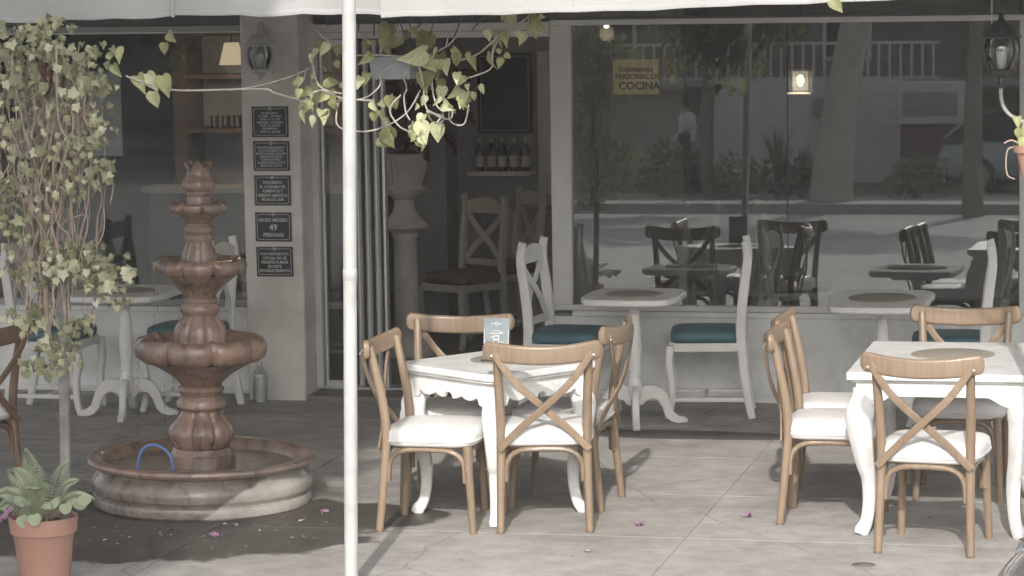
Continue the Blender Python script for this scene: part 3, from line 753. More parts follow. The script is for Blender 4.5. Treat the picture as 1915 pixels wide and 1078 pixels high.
def bowl(name, rows, rim, n, ph):
    MB().lathe(pz(rows), 128, gad(n, .05, ph)).build(name, M['fountain'], fo)
def bowlrim(name, rows, n, ph, amp=.030):
    prof = pz(rows)
    def f(a, r, z):
        c, d = crease(n, a, ph); k = 1 if r > prof[2][0]*.8 else .3
        return 1-amp*2.0*(1-c)*k+amp*.8*(d-.5)*k, .010*(1-c)*k
    MB().lathe(prof, 128, f).build(name, M['fountain'], fo)
bowl('large_bowl', [(719,36),(710,44),(698,58),(684,80),(674,100)], None, 8, .25)
bowlrim('large_bowl_rim', [(674,99),(672,110),(664,120),(652,123),(640,122),(632,116),(629,106),(634,96),(645,84),(652,40),(652,1)], 8, .25)
MB().lathe(pz([(655,52),(640,50),(628,49),(620,49),(610,46),(601,40),(594,33),(588,30)]), 96, gad(8, .08, .2)).build('middle_vase', M['fountain'], fo)
MB().lathe(pz([(588,32),(582,36),(575,37),(569,35),(566,31),(563,33),(558,33),(555,29)]), 40).build('collar', M['fountain'], fo)
bowl('middle_bowl', [(555,28),(546,34),(534,46),(520,63),(512,72)], None, 8, .1)
bowlrim('middle_bowl_rim', [(513,70),(512,78),(506,84),(498,87),(491,86),(485,80),(484,72),(490,60),(494,30),(494,1)], 8, .1)
MB().lathe(pz([(495,34),(484,34),(474,32),(464,28),(456,24),(452,23)]), 96, gad(8, .08, .3)).build('upper_vase', M['fountain'], fo)
MB().lathe(pz([(452,26),(447,28),(441,28),(437,24),(434,28),(427,29),(423,26),(419,22)]), 40).build('collar', M['fountain'], fo)
bowl('small_bowl', [(419,21),(412,28),(405,37),(400,42)], None, 8, .3)
bowlrim('small_bowl_rim', [(401,41),(400,49),(395,54),(390,56),(385,55),(381,49),(382,42),(386,30),(386,1)], 8, .3)
MB().lathe(pz([(388,23),(376,22),(370,21),(366,24),(361,24)]), 40).build('neck', M['fountain'], fo)
def bud(a, r, z):
    top = max(0, (z-1.60)/.06); return 1+.10*(abs(math.cos(2.5*a))-.6), .018*top*math.cos(5*a)
MB().lathe(pz([(361,23),(356,28),(349,30),(341,28),(333,22),(325,20),(318,22),(312,26),(310,23),(316,16),(322,1)]), 60, bud).build('bud_finial', M['fountain'], fo)
# trickling water: thin broken streams from the bowl lips
for k, (a, r, z0, z1) in enumerate([(200,.222,1.14,.80), (222,.222,1.14,.93), (262,.222,1.14,.78), (205,.31,.70,.30), (255,.31,.70,.48), (285,.31,.70,.36), (186,.31,.70,.42)]):
    b = MB(); z = z0
    while z > z1:
        l_ = rnd.uniform(.015, .07); x = r*math.cos(R(a)); y = r*math.sin(R(a))
        b.tube([(x, y, z), (x+.001, y, z-l_*.5), (x, y, z-l_)], [.0012, .0022, .0010], 6, up=(0,1,0)); z -= l_+rnd.uniform(.004, .03)
    b.build('water_stream', M['water'], fo)
hose = MB().tube(spline([(-.245,-.12,.11),(-.24,-.12,.19),(-.215,-.12,.245),(-.165,-.12,.27),(-.115,-.12,.255),(-.075,-.12,.215),(-.062,-.12,.15)], 6), .0080, 10, up=(0,1,0)).build('hose', M['blue'])
hose.location = (-4.755, -3.70, .045); tag(hose, 'short blue hose arched inside the fountain basin', 'hose')
wb = empty('water_bottle', (-5.505, -.36, 0), 0, 'clear plastic bottle standing at the foot of the pillar', 'bottle')
MB().lathe([(.038,.0),(.043,.004),(.044,.02),(.042,.04),(.044,.05),(.044,.15),(.042,.165),(.036,.19),(.020,.212),(.014,.222),(.014,.235)], 24).build('bottle_body', M['bottle'], wb)
MB().lathe([(.040,.004),(.0415,.02),(.0405,.04),(.0415,.15),(.040,.163),(.001,.164)], 24).build('liquid', M['bottle_water'], wb)
MB().lathe([(.0165,.233),(.0165,.252),(.001,.253)], 16).build('cap', M['greymetal'], wb)

# ------------------------------------------------------------------ wall plaques, lantern, notice
def plaque(cx, cz, w, h, lines, label, tilt=0.):
    o = empty('wall_plaque', (cx, -.2635, cz), 0, label, 'plaque', 'black plaques on the pillar')
    o.rotation_euler = (0, R(tilt), 0)
    MB().box((-w/2,-.006,-h/2), (w/2,0,h/2)).build('plate', M['black'], o, bevel=.0015)
    b = MB(); y = -.0068; e = .011; t = .0028; X = w/2-e; Z = h/2-e; rr = .014
    def seg(x0, z0, x1, z1): b.add([(x0,y,z0),(x1,y,z0),(x1,y,z1),(x0,y,z1)], [(0,1,2,3)])
    seg(-X,-Z+rr,-X+t,Z-rr); seg(X-t,-Z+rr,X,Z-rr); seg(-X+rr,-Z,X-rr,-Z+t)
    seg(-X+rr,Z-t,-.028,Z); seg(.028,Z-t,X-rr,Z)
    for sx, sz, a0 in ((1,1,0),(-1,1,90),(-1,-1,180),(1,-1,270)): ring(b, sx*(X-rr), sz*(Z-rr), rr, t, y, 6, a0, a0+90)
    b.build('border', M['letter'], o, smooth=False)
    b = MB(); ring(b, 0, Z-.002, .011, .004, y, 12); ring(b, 0, Z-.001, .004, .004, y, 8)
    ring(b, -.022, Z+.004, .010, .0028, y, 8, 180, 340); ring(b, .022, Z+.004, .010, .0028, y, 8, 200, 360)
    b.build('emblem', M['letter'], o, smooth=False)
    top = Z-.020; n = sum(s for _, s, *_ in lines); step = (top+Z-.012)/n; z = top
    for tx, s, wd in lines:
        z -= step*s/2
        t_ = text(tx, step*s*.95, M['letter'], o, (0, y-.0003, z), bold=step*s*.022)
        bb = [v.co.x for v in t_.data.vertices]; cw = max(bb)-min(bb); t_.scale.x = wd*(2*X-.012)/cw
        z -= step*s/2
    return o
plaque(-5.432, 1.685, .228, .184, [('HORARIO',1,.55),('LUNES - JUEVES',1,.75),('9:00 A 21:30',1,.65),('VIERNES - SABADO',1,.86),('9:00 A 23:00',1,.65),('DOMINGO',1,.50),('9:00 A 20:00',1,.65)], 'topmost black plaque on the pillar, with opening hours')
plaque(-5.429, 1.480, .228, .180, [('EN ESTE ESTABLECIMIENTO',1,.90),('NO SE DISCRIMINA POR',1,.80),('MOTIVO DE RAZA, RELIGION,',1,.96),('ORIENTACION SEXUAL,',1,.76),('CONDICION FISICA,',1,.66),('SOCIOECONOMICA, NI POR',1,.92),('NINGUN OTRO MOTIVO.',1,.72)], 'second plaque from the top, densest small lettering on the pillar')
plaque(-5.427, 1.273, .228, .182, [('PROHIBIDO',1,.60),('EL CONSUMO DE',1,.80),('ALIMENTOS Y',1,.66),('BEBIDAS AJENOS A',1,.94),('PETALOS CAFE',1,.72)], 'middle black plaque on the pillar, forbidding outside food')
plaque(-5.427, 1.053, .228, .176, [('AFORO MÁXIMO',1,.94),('49',1.7,.26),('PERSONAS',1,.66)], 'black plaque with a large 49, fourth from top on pillar')
plaque(-5.424, .843, .230, .180, [('POR DISPOSICION',1,.90),('OFICIAL NO SE',1,.76),('PERMITE FUMAR',1,.86),('EN ESTE',1,.44),('ESTABLECIMIENTO',1,.96)], 'lowest black plaque on the pillar, forbidding smoking', -.4)

def lantern(o, m, s=1., base=True):
    """cage lantern, axis z, glass from 0 up."""
    MB().lathe([(.055*s,-.012*s),(.058*s,0),(.05*s,.008*s)], 24).build('glass_seat', m, o)
    MB().lathe([(.050*s,.009*s),(.068*s,.04*s),(.078*s,.08*s),(.078*s,.115*s),(.066*s,.15*s)], 24).build('glass', M['lglass'], o)
    for k in range(6):
        a = R(60*k+15); c, s_ = math.cos(a), math.sin(a)
        p = [(r*s*c, r*s*s_, z*s) for r, z in ((.054,.0),(.073,.04),(.084,.08),(.084,.115),(.070,.152))]
        MB().tube(spline(p, 4), .0042*s, 6, up=(0,1,.1)).build('rib', m, o)
    MB().lathe([(.070*s,.150*s),(.092*s,.152*s),(.094*s,.160*s),(.080*s,.168*s),(.072*s,.190*s),(.050*s,.212*s),(.028*s,.224*s),(.020*s,.232*s),(.014*s,.240*s),(.013*s,.262*s),(.004*s,.268*s)], 24).build('hood', m, o)
    MB().lathe([(.018*s,.01*s),(.026*s,.05*s),(.028*s,.09*s),(.012*s,.11*s)], 14).build('bulb', M['paper'], o)
wl_ = empty('wall_lantern', (-5.462, -.345, 2.00), 0, 'grey wall lantern high on the pillar above the plaques', 'lantern')
lantern(wl_, M['greymetal'], .93)
MB().lathe([(.004,-.062),(.010,-.058),(.012,-.045),(.022,-.035),(.040,-.020),(.050,-.0125)], 16).build('finial', M['greymetal'], wl_)
MB().tube(spline([(0,0,.245),(0,.02,.275),(0,.06,.27),(0,.081,.22)], 5), .008, 8, up=(1,0,0)).build('bracket', M['greymetal'], wl_)
MB().box((-.035,.0745,.12), (.035,.0815,.26)).build('wall_plate', M['greymetal'], wl_, bevel=.002)
bl = empty('post_lantern', (-.838, -4.30, 2.105), 0, 'black cage lantern on a curved arm at the right edge', 'lantern')
lantern(bl, M['darkmetal'], .93)
MB().lathe([(.012,-.075),(.022,-.068),(.022,-.062),(.013,-.058),(.013,-.028),(.030,-.022),(.034,-.0122)], 16).build('socket', M['darkmetal'], bl)
for k in range(4):
    a = R(45+90*k); MB().tube([(.018*math.cos(a),.018*math.sin(a),-.066),(.030*math.cos(a),.030*math.sin(a),-.045),(.027*math.cos(a),.027*math.sin(a),-.02)], .003, 6, up=(0,1,.1)).build('socket_strut', M['darkmetal'], bl)
MB().tube(spline([(0,0,-.072),(.0,-.002,-.11),(.012,-.004,-.155),(.040,-.006,-.19),(.085,-.01,-.215),(.105,-.012,-.217)], 6), .0085, 10, up=(0,1,0)).build('curved_arm', M['armmetal'], bl)
cord = MB().tube([(-.877,-4.31,2.30),(-.877,-4.31,2.52)], .0035, 6, up=(0,1,0)).build('cord', M['pole']); tag(cord, 'thin white cord hanging down beside the black lantern', 'cord')
nt_ = empty('window_notice', (-3.262, .004, 1.925), 0, 'yellow notice asking for kitchen staff stuck inside the big window', 'notice')
nt_.location.y = .058
nt_.rotation_euler = (R(-1.2), 0, 0)
MB().box((-.140,0,-.103), (.140,.002,.103)).build('card', M['yellow'], nt_)
text('Solicitamos', .042, M['ink'], nt_, (0,-.001,.045), sx=1.1, bold=.0008)
text('PERSONAL DE', .042, M['ink'], nt_, (.01,-.001,.0), sx=1.0, bold=.001)
text('COCINA', .062, M['ink'], nt_, (.02,-.001,-.055), sx=1.02, bold=.002)

# ------------------------------------------------------------------ plants
def leaf_mesh(name, m, fold=.18, droop=.25, kind='heart'):
    if kind == 'heart': ed = [(0,0),(.20,-.07),(.37,.06),(.42,.27),(.345,.53),(.18,.80),(0,1.10)]
    elif kind == 'round': ed = [(0,0),(.30,-.06),(.52,.20),(.50,.55),(.30,.85),(.10,.92),(0,.88)]
    elif kind == 'ivy': ed = [(0,0),(.34,-.02),(.46,.22),(.36,.34),(.48,.62),(.20,.70),(0,.98)]
    else: ed = [(0,0),(.16,.15),(.22,.40),(.17,.68),(.07,.90),(0,1.0),(0,1.02)]
    ribs = [0,.06,.16,.32,.55,.80,ed[-1][1]]
    vs = []; fs = []
    def zz(x, y): return fold*abs(x)-droop*y*y*.5+.03*math.sin(9*y)*abs(x)
    for (x, y), ry in zip(ed, ribs):
        vs += [(-x, y, zz(x, y)), (-x*.5, (y+ry)/2, zz(x*.5, y)), (0, ry, zz(0, ry)), (x*.5, (y+ry)/2, zz(x*.5, y)), (x, y, zz(x, y))]
    for i in range(len(ed)-1):
        for j in range(4): a = i*5+j; fs.append((a, a+1, a+6, a+5))
    b = MB().add(vs, fs); me = bpy.data.meshes.new(name); me.from_pydata(b.v, [], b.f); me.materials.append(m); me.shade_smooth(); return me
HEART = {k: leaf_mesh('leaf', M['leaf_'+k], f, d) for k, f, d in (('a',.45,.5), ('b',.6,.9), ('c',.35,.3))}
IVY = {k: leaf_mesh('leaf', M['ivy_'+k], f, d, s) for k, f, d, s in (('a',.5,.6,'ivy'), ('b',.75,1.0,'ivy'), ('c',.35,.5,'round'))}
RED = leaf_mesh('leaf', M['redleaf'], .15, .4, 'long')
def leaf_mw(p, size, down, face):
    y = Vector(down).normalized(); z = Vector(face); z = (z-y*z.dot(y)).normalized(); x = y.cross(z)
    m = Matrix((x, y, z)).transposed().to_4x4(); m = Matrix.Translation(p) @ m @ Matrix.Diagonal((size, size, size, 1)); return m
def rdir(rn, base, j): return Vector(base)+Vector((rn.uniform(-j,j), rn.uniform(-j,j), rn.uniform(-j,j)))

# hanging vine with heart shaped leaves, strung behind the awning edge in front of the door
hv = empty('hanging_vine', (-3.43, -4.5, 2.34), 0, 'trailing vine with pale heart leaves hanging in front of the doorway', 'vine')
def cv(x, y, dy=0.): return Vector((-3.923+.002453*(x-560), -4.5+dy, 2.096-.00238*(y-150)))-hv.location
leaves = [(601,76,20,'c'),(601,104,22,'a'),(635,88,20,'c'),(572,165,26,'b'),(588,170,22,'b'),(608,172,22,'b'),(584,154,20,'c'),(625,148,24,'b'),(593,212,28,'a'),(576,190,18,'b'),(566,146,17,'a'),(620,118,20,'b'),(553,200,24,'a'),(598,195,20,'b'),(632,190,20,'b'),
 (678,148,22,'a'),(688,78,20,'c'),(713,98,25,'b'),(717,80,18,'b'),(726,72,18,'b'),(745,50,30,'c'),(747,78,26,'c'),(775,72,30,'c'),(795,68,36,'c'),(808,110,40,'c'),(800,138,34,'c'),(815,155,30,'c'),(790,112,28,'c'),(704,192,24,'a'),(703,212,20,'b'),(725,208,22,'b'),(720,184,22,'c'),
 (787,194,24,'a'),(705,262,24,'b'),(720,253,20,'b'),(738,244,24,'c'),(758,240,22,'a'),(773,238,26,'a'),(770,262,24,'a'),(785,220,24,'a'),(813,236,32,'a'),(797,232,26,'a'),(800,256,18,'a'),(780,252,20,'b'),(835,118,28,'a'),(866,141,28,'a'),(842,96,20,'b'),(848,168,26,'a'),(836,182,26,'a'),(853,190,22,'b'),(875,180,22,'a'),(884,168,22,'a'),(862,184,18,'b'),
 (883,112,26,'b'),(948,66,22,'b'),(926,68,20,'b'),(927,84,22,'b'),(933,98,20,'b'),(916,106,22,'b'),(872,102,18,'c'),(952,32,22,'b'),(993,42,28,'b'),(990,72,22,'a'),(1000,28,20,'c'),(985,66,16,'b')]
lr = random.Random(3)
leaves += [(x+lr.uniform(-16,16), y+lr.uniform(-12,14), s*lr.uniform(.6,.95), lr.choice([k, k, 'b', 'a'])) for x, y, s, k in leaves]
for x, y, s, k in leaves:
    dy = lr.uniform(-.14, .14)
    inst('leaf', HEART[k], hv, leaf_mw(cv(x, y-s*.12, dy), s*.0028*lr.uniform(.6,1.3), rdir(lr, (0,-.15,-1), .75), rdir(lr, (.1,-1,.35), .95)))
stems = [[(757,112),(728,126),(716,140),(712,160),(700,175),(676,186),(650,190)], [(764,112),(763,135),(757,145),(757,160),(764,170),(756,182),(758,210),(768,226)], [(786,110),(795,150),(795,200),(812,212),(828,222),(820,235)], [(806,140),(806,170),(815,200),(830,212),(822,230)],
 [(787,170),(765,205),(740,226),(715,240),(690,246),(660,248),(640,244),(628,228),(632,180)], [(845,205),(840,225),(852,236),(868,232),(880,198)], [(870,58),(842,86),(815,100),(800,112)], [(940,70),(915,92),(890,106),(850,120)], [(1000,30),(960,55),(935,75),(925,100),(918,130),(900,142),(870,150)], [(748,180),(733,205),(750,235),(770,250)], [(700,108),(690,140),(680,160)], [(575,40),(600,62),(640,102),(700,104),(760,108)], [(585,100),(600,160),(640,176)], [(565,150),(575,128)], [(720,200),(718,250),(712,260)], [(800,210),(840,225),(846,200)], [(948,70),(950,40),(965,20)], [(993,44),(996,20)], [(840,90),(842,62)], [(580,178),(600,170),(640,185),(700,190)]]
for st in stems:
    pts = spline([cv(x, y, lr.uniform(-.05,.05)) for x, y in st], 5)
    MB().tube(pts, .0036, 6, up=(0,1,.2)).build('stem', M['stem_pale'], hv)
for st in [[(697,12),(697,70)],[(671,12),(668,60)],[(765,12),(765,80)],[(795,14),(793,40),(770,62)],[(823,12),(800,72)],[(872,12),(842,86)],[(915,18),(880,62)],[(608,14),(610,50)],[(740,14),(742,52)]]:
    MB().tube(spline([cv(x, y, .05) for x, y in st], 4), .0030, 6, up=(0,1,.2)).build('support_wire', M['stem_dark'], hv)
hp = empty('hanging_box', (-3.505, -4.42, 2.095), 0, 'small grey planter box hanging among the vine leaves', 'planter')
MB().add([(-.085,-.06,0),(.085,-.06,0),(.085,.06,0),(-.085,.06,0),(-.1,-.07,.10),(.1,-.07,.10),(.1,.07,.10),(-.1,.07,.10),(-.09,-.06,.10),(.09,-.06,.10),(.09,.06,.10),(-.09,.06,.10),(-.085,-.055,.06),(.085,-.055,.06),(.085,.055,.06),(-.085,.055,.06)],
  [(3,2,1,0),(0,1,5,4),(1,2,6,5),(2,3,7,6),(3,0,4,7),(4,5,9,8),(5,6,10,9),(6,7,11,10),(7,4,8,11),(8,9,13,12),(9,10,14,13),(10,11,15,14),(11,8,12,15),(12,13,14,15)]).build('box', M['crate'], hp, smooth=False)
for sx_ in (-.09,.09): MB().tube([(sx_,0,.10),(0,0,.32)], .0022, 6, up=(0,1,0)).build('hanger_wire', M['stem_dark'], hp)

# long bare tendril linking the two plants, with two pale leaves
td = empty('vine_tendril', (-4.35, -5.2, 2.1), 0, 'long thin pale tendril stretched between climbing plant and doorway vine', 'vine')
tp = [(-4.405,-5.4,2.152), (-4.30,-5.35,2.11), (-4.231,-5.2,2.082), (-4.01,-4.8,2.07), (-3.96,-4.75,2.05), (-3.88,-4.55,2.0)]
MB().tube(spline([Vector(p)-td.location for p in tp], 6), .0042, 6, up=(0,1,.3)).build('stem', M['stem_pale'], td)
MB().tube(spline([Vector(p)-td.location for p in [(-4.10,-4.95,2.07),(-4.01,-4.8,2.085),(-3.92,-4.6,2.12),(-3.86,-4.45,2.16)]], 6), .0030, 6, up=(0,1,.3)).build('stem', M['stem_pale'], td)
for p, s, k in [((-4.33,-5.35,2.16),.08,'a'), ((-4.37,-5.36,2.15),.075,'b'), ((-4.30,-5.36,2.085),.075,'a'), ((-4.27,-5.33,2.15),.085,'b'), ((-4.44,-5.4,2.27),.06,'b'), ((-4.46,-5.4,2.20),.055,'b'), ((-4.21,-5.4,2.33),.06,'c'), ((-4.24,-5.38,2.29),.05,'c')]:
    inst('leaf', HEART[k], td, leaf_mw(Vector(p)-td.location, s, rdir(lr, (.35,-.1,-.8), .4), rdir(lr, (.1,-1,.3), .4)))

# climbing plant at the left with woody stems
iv = empty('climbing_plant', (-4.66, -5.6, 0), 0, 'climbing plant of tangled brown stems and small cream green leaves', 'vine')
def lvp(x, y, dy=0.): return Vector((-4.90+.00232*x, -5.6+dy, 2.483-.00224*y))-iv.location
clus = [(40,80,46,16),(110,72,42,14),(75,108,50,16),(135,118,42,14),(165,150,36,10),(60,150,34,10),(15,130,30,8),(195,105,22,4),(40,190,30,9),(150,175,42,14),(197,165,22,5),(45,250,44,14),(115,190,34,10),(110,250,30,5),(175,215,26,5),(95,400,30,5),(150,282,36,14),(192,250,24,5),(80,300,35,9),(60,340,40,12),(140,335,42,14),(18,410,40,14),(105,355,30,7),(200,322,24,5),(60,462,45,15),(110,490,42,15),(160,500,46,16),(207,515,40,16),(130,462,30,8),(58,520,34,9),(72,600,34,9),(42,585,24,6),(60,682,24,8),(106,680,22,8),(142,612,20,6),(100,650,24,8),(5,350,25,6),(215,560,20,4)]
ir = random.Random(11); cnt = 0; extra = MB(); src = MB()
proto_v = [tuple(v.co) for v in IVY['b'].vertices]; proto_f = [tuple(p.vertices) for p in IVY['b'].polygons]
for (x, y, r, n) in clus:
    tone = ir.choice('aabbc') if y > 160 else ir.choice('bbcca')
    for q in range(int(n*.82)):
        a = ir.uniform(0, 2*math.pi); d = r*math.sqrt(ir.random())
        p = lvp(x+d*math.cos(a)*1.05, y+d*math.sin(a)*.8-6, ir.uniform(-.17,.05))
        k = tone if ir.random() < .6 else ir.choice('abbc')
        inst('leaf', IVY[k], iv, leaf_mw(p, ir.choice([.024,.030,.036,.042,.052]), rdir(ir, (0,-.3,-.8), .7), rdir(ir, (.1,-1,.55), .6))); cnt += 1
    for q in range(int(n*2.7)):
        a = ir.uniform(0, 2*math.pi); d = r*math.sqrt(ir.random())*1.1
        p = lvp(x+d*math.cos(a)*1.05, y+d*math.sin(a)*.8-4, ir.uniform(-.12,.14))
        mw = leaf_mw(p, ir.uniform(.024,.040), rdir(ir, (0,-.3,-.8), .8), rdir(ir, (.1,-1,.55), .8))
        extra.add([mw @ Vector(v) for v in proto_v], proto_f)
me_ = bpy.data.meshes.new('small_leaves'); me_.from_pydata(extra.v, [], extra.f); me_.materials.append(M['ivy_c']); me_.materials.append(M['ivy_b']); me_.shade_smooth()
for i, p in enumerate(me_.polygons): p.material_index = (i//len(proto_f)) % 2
tag(inst('small_leaves', me_, iv), kind='stuff')
tangle = MB()
for i in range(64):
    x0 = ir.uniform(45, 190) if i < 56 else ir.uniform(-5, 60); x1 = (58+(x0-30)*.50+ir.uniform(-34,34)) if i < 54 else x0+ir.uniform(-25,25)
    y0 = ir.uniform(80,170); y1 = ir.choice([ir.uniform(330,480), ir.uniform(480,570), ir.uniform(560,640)])
    amp_ = ir.uniform(5,20); fq_ = ir.uniform(4,11); pts = []; m_ = 9; ph = ir.uniform(0,6); dy = ir.uniform(-.12,.12)
    for k in range(m_+1):
        t_ = k/m_; pts.append(lvp(x0+(x1-x0)*t_+amp_*math.sin(ph+t_*fq_)+ir.uniform(-9,9), y0+(y1-y0)*t_+ir.uniform(-12,12), dy+.04*math.sin(ph*2+t_*5)))
    r_ = ir.choice([.0018,.0022,.0026,.0032,.0045])
    tangle.tube(spline(pts, 4), r_, 5, up=(0,1,.2))
tag(tangle.build('stem_tangle', M['stem'], iv), kind='stuff')
for st, r_ in [([(150,190),(160,240),(140,290),(150,330)],.004), ([(120,120),(112,220),(100,330),(92,430),(80,560),(88,690)],.012), ([(95,140),(80,300),(62,420),(72,520),(100,610),(110,660)],.008), ([(140,150),(132,260),(118,380),(100,480)],.009), ([(205,300),(218,345),(212,380)],.0025), ([(25,130),(35,260),(10,330)],.0035), ([(190,390),(200,430),(185,460)],.0028), ([(130,520),(140,545),(168,560),(175,610)],.0026), ([(160,400),(120,420),(105,480)],.003)]:
    MB().tube(spline([lvp(x, y, ir.uniform(-.04,.04)) for x, y in st], 6), r_, 7, up=(0,1,.2)).build('stem', M['stem'], iv)
for p, s in [((105,115),.05),((118,128),.045),((112,140),.05)]:
    inst('red_leaf', RED, iv, leaf_mw(lvp(*p, -.1), s*1.6, (0.1,-.2,-1), (0,-1,.2)))

sp = MB().sweep([(0,0,.20), (.012,0,.7), (.02,0,1.35), (.022,0,1.55)], rsec(.042,.030,.2,2), (0,1,0)).build('wooden_post', M['stake']); sp.location = (-4.668, -5.58, 0)
tag(sp, 'slim weathered post rising from the terracotta pot', 'post')
pt = empty('potted_fern', (-4.752, -5.62, 0), 0, 'terracotta coloured plastic pot with a fern at lower left', 'potted plant')
MB().lathe([(.098,0),(.102,.004),(.128,.235),(.130,.238),(.140,.240),(.146,.305),(.142,.309),(.134,.305),(.130,.27),(.001,.268)], 44).build('pot', M['terracotta'], pt, ang=30)
MB().lathe([(.130,.269),(.09,.285),(.001,.292)], 24).build('soil', M['soil'], pt)
fr_ = random.Random(5)
def frond(base, tip, w, n=13):
    b = MB(); base = Vector(base); tip = Vector(tip); mid = (base+tip)/2+Vector((0,0,.055)); P = spline([base, mid, tip], n)
    b.tube(P, [.0022*(1-.7*i/len(P)) for i in range(len(P))], 5, up=(.1,1,.3))
    for i in range(3, len(P)-1):
        t = (P[i+1]-P[i-1]).normalized(); sd = t.cross(Vector((0,-.55,.85))).normalized(); u = i/len(P); ln = w*math.sin(math.pi*min(1,.18+.86*u))
        for s in (-1, 1):
            q = P[i]+sd*s*ln+t*ln*.45; c = P[i]+t*ln*.10; nz = Vector((0,0,-.006))
            b.add([P[i]-t*.004, P[i]+sd*s*ln*.5+t*ln*.12+nz*-1, q+nz, c+sd*s*ln*.45+t*ln*.30], [(0,1,2,3)])
    return b
fl = [((-.03,.0,.29),(-.06,-.02,.60),.045),((.0,-.02,.29),(.03,-.08,.50),.055),((-.02,-.03,.29),(-.17,-.12,.42),.05),((.02,-.02,.29),(.27,-.08,.40),.042),((.01,.0,.29),(.12,.02,.55),.04),((-.03,.01,.29),(-.17,.03,.50),.045),((-.01,-.04,.29),(-.05,-.15,.38),.06),((.03,-.03,.29),(.11,-.16,.37),.055),((-.02,.0,.29),(-.01,-.05,.56),.05),((-.05,-.02,.29),(-.19,-.06,.34),.045),((.0,.0,.29),(-.10,-.06,.52),.05),((.02,.01,.29),(.18,-.03,.47),.04),((0,-.03,.29),(.0,-.13,.45),.06)]
for a, b_, w in fl: frond(a, b_, w*1.05).build('frond', M['fern'], pt, smooth=False)
GER = leaf_mesh('broad_leaf', M['fern'], .2, .2, 'round')
for p, s in [((.19,-.10,.40),.06),((.235,-.10,.415),.055),((.15,-.12,.385),.055),((-.04,-.14,.33),.055),((.02,-.15,.34),.055)]:
    inst('broad_leaf', GER, pt, leaf_mw(p, s, rdir(fr_, (.4,-.4,-.7), .4), rdir(fr_, (0,-.8,.7), .3)))
PET = leaf_mesh('petal', M['pink'], .3, .5, 'round')
for p in [(-.12,-.14,.34),(-.14,-.14,.325),(-.10,-.14,.355),(-.125,-.15,.33),(-.085,-.13,.37)]:
    inst('petal', PET, pt, leaf_mw(p, .028, rdir(fr_, (0,-.3,-.8), .6), rdir(fr_, (0,-.9,.5), .3)))

# fallen blossoms and scraps on the paving
def blossom(x, y, label, n=4, m=PET, s=.026):
    o = empty('fallen_blossom', (x, y, .002), 0, label, 'blossom', 'fallen pink blossoms')
    for k in range(n):
        a = 2*math.pi*k/n+lr.uniform(0,.8); q_ = lr.uniform(.2,1.3)
        inst('petal', m, o, leaf_mw((.006*math.cos(a), .006*math.sin(a), .004), s*lr.uniform(.7,1.25), (math.cos(a), math.sin(a), q_), (-math.cos(a)*.6,-.6-math.sin(a)*.4,.6)))
blossom(-2.518, -3.905, 'pink blossom on the paving right of the scalloped table')
blossom(-2.053, -3.623, 'pink blossom on the paving left of the right hand chairs')
blossom(-4.071, -3.805, 'pink blossom on the wet paving right of the basin', 3)
blossom(-4.405, -4.457, 'pink blossom on the wet paving in front of the basin', 5)
DRY = leaf_mesh('scrap', M['dryleaf'], .3, .5, 'long')
for x, y, lb in [(-4.431,-4.172,'pale dry leaf curled against the front of the basin'), (-4.40,-4.15,'second dry leaf touching the basin foot'), (-4.64,-4.35,'tiny pale leaf scrap on dark wet paving'), (-4.86,-4.6,'pale scrap lying between pot and basin'), (-4.12,-4.05,'pale scrap at the edge of the puddle'), (-2.62,-4.55,'dark fleck on the front paving')]:
    o = inst('dry_leaf', DRY); o.matrix_world = leaf_mw((x, y, .004), lr.uniform(.03,.055), (lr.uniform(-1,1), lr.uniform(-1,1), .15), (0,-.3,1)); tag(o, lb, 'leaf', 'leaf scraps')
lt = MB(); lg = random.Random(21)
for i in range(420):
    x = lg.uniform(-6.4, -.4) if i < 200 else lg.gauss(-4.5, .55); y = lg.uniform(-5.6, -.4) if i < 200 else lg.gauss(-4.35, .35)
    s = lg.choice([.003,.004,.006,.009,.013]); a = lg.uniform(0, 6.28); c, q = math.cos(a)*s, math.sin(a)*s
    if (x+4.75)**2+(y+3.6)**2 < .36: continue
    lt.add([(x-c, y-q, .003), (x+q*.5, y-c*.5, .0045), (x+c, y+q, .003+s*.3), (x-q*.5, y+c*.5, .0055)], [(0,1,2,3)])
lo_ = lt.build('leaf_litter', M['dryleaf'], smooth=False); lo_.data.materials.append(M['soil'])
for i, p_ in enumerate(lo_.data.polygons): p_.material_index = 1 if i % 3 == 0 else 0
tag(lo_, 'tiny leaf crumbs and grit scattered over the paving', 'litter', kind='stuff')
cp = MB().lathe([(.05,0),(.05,.004),(.044,.006),(.001,.006)], 24).build('drain_cap', M['cap']); cp.location = (-1.397,-4.638,.0005); cp.scale = (1,.7,1); tag(cp, 'small dark metal cap set in the front paving', 'cap')
yl = empty('stray_leaf', (-1.47,-5.075,2.40), 0, 'yellow green leaf poking below the bright right awning', 'leaf')
inst('leaf_blade', HEART['c'], yl, leaf_mw((0,0,.03), .065, (.5,-.1,-.6), (0,-1,.2)))
hpot = empty('wall_pot', (-.700,-4.42,1.665), 0, 'terracotta pot with trailing roots cut by right picture edge', 'potted plant')
MB().lathe([(.045,0),(.066,.095),(.076,.097),(.078,.125),(.070,.125),(.062,.10),(.001,.10)], 28).build('pot', M['terracotta'], hpot, ang=30)
MB().tube(spline([(-.07,-.01,.12),(-.10,-.02,.11),(-.108,-.02,.05),(-.10,-.02,.0),(-.07,-.02,-.015)], 5), .0035, 6, up=(0,1,0)).build('root', M['stem'], hpot)
MB().tube(spline([(-.03,-.02,.12),(-.08,-.03,.15),(-.115,-.03,.138)], 5), .004, 6, up=(0,1,0)).build('root', M['stem'], hpot)
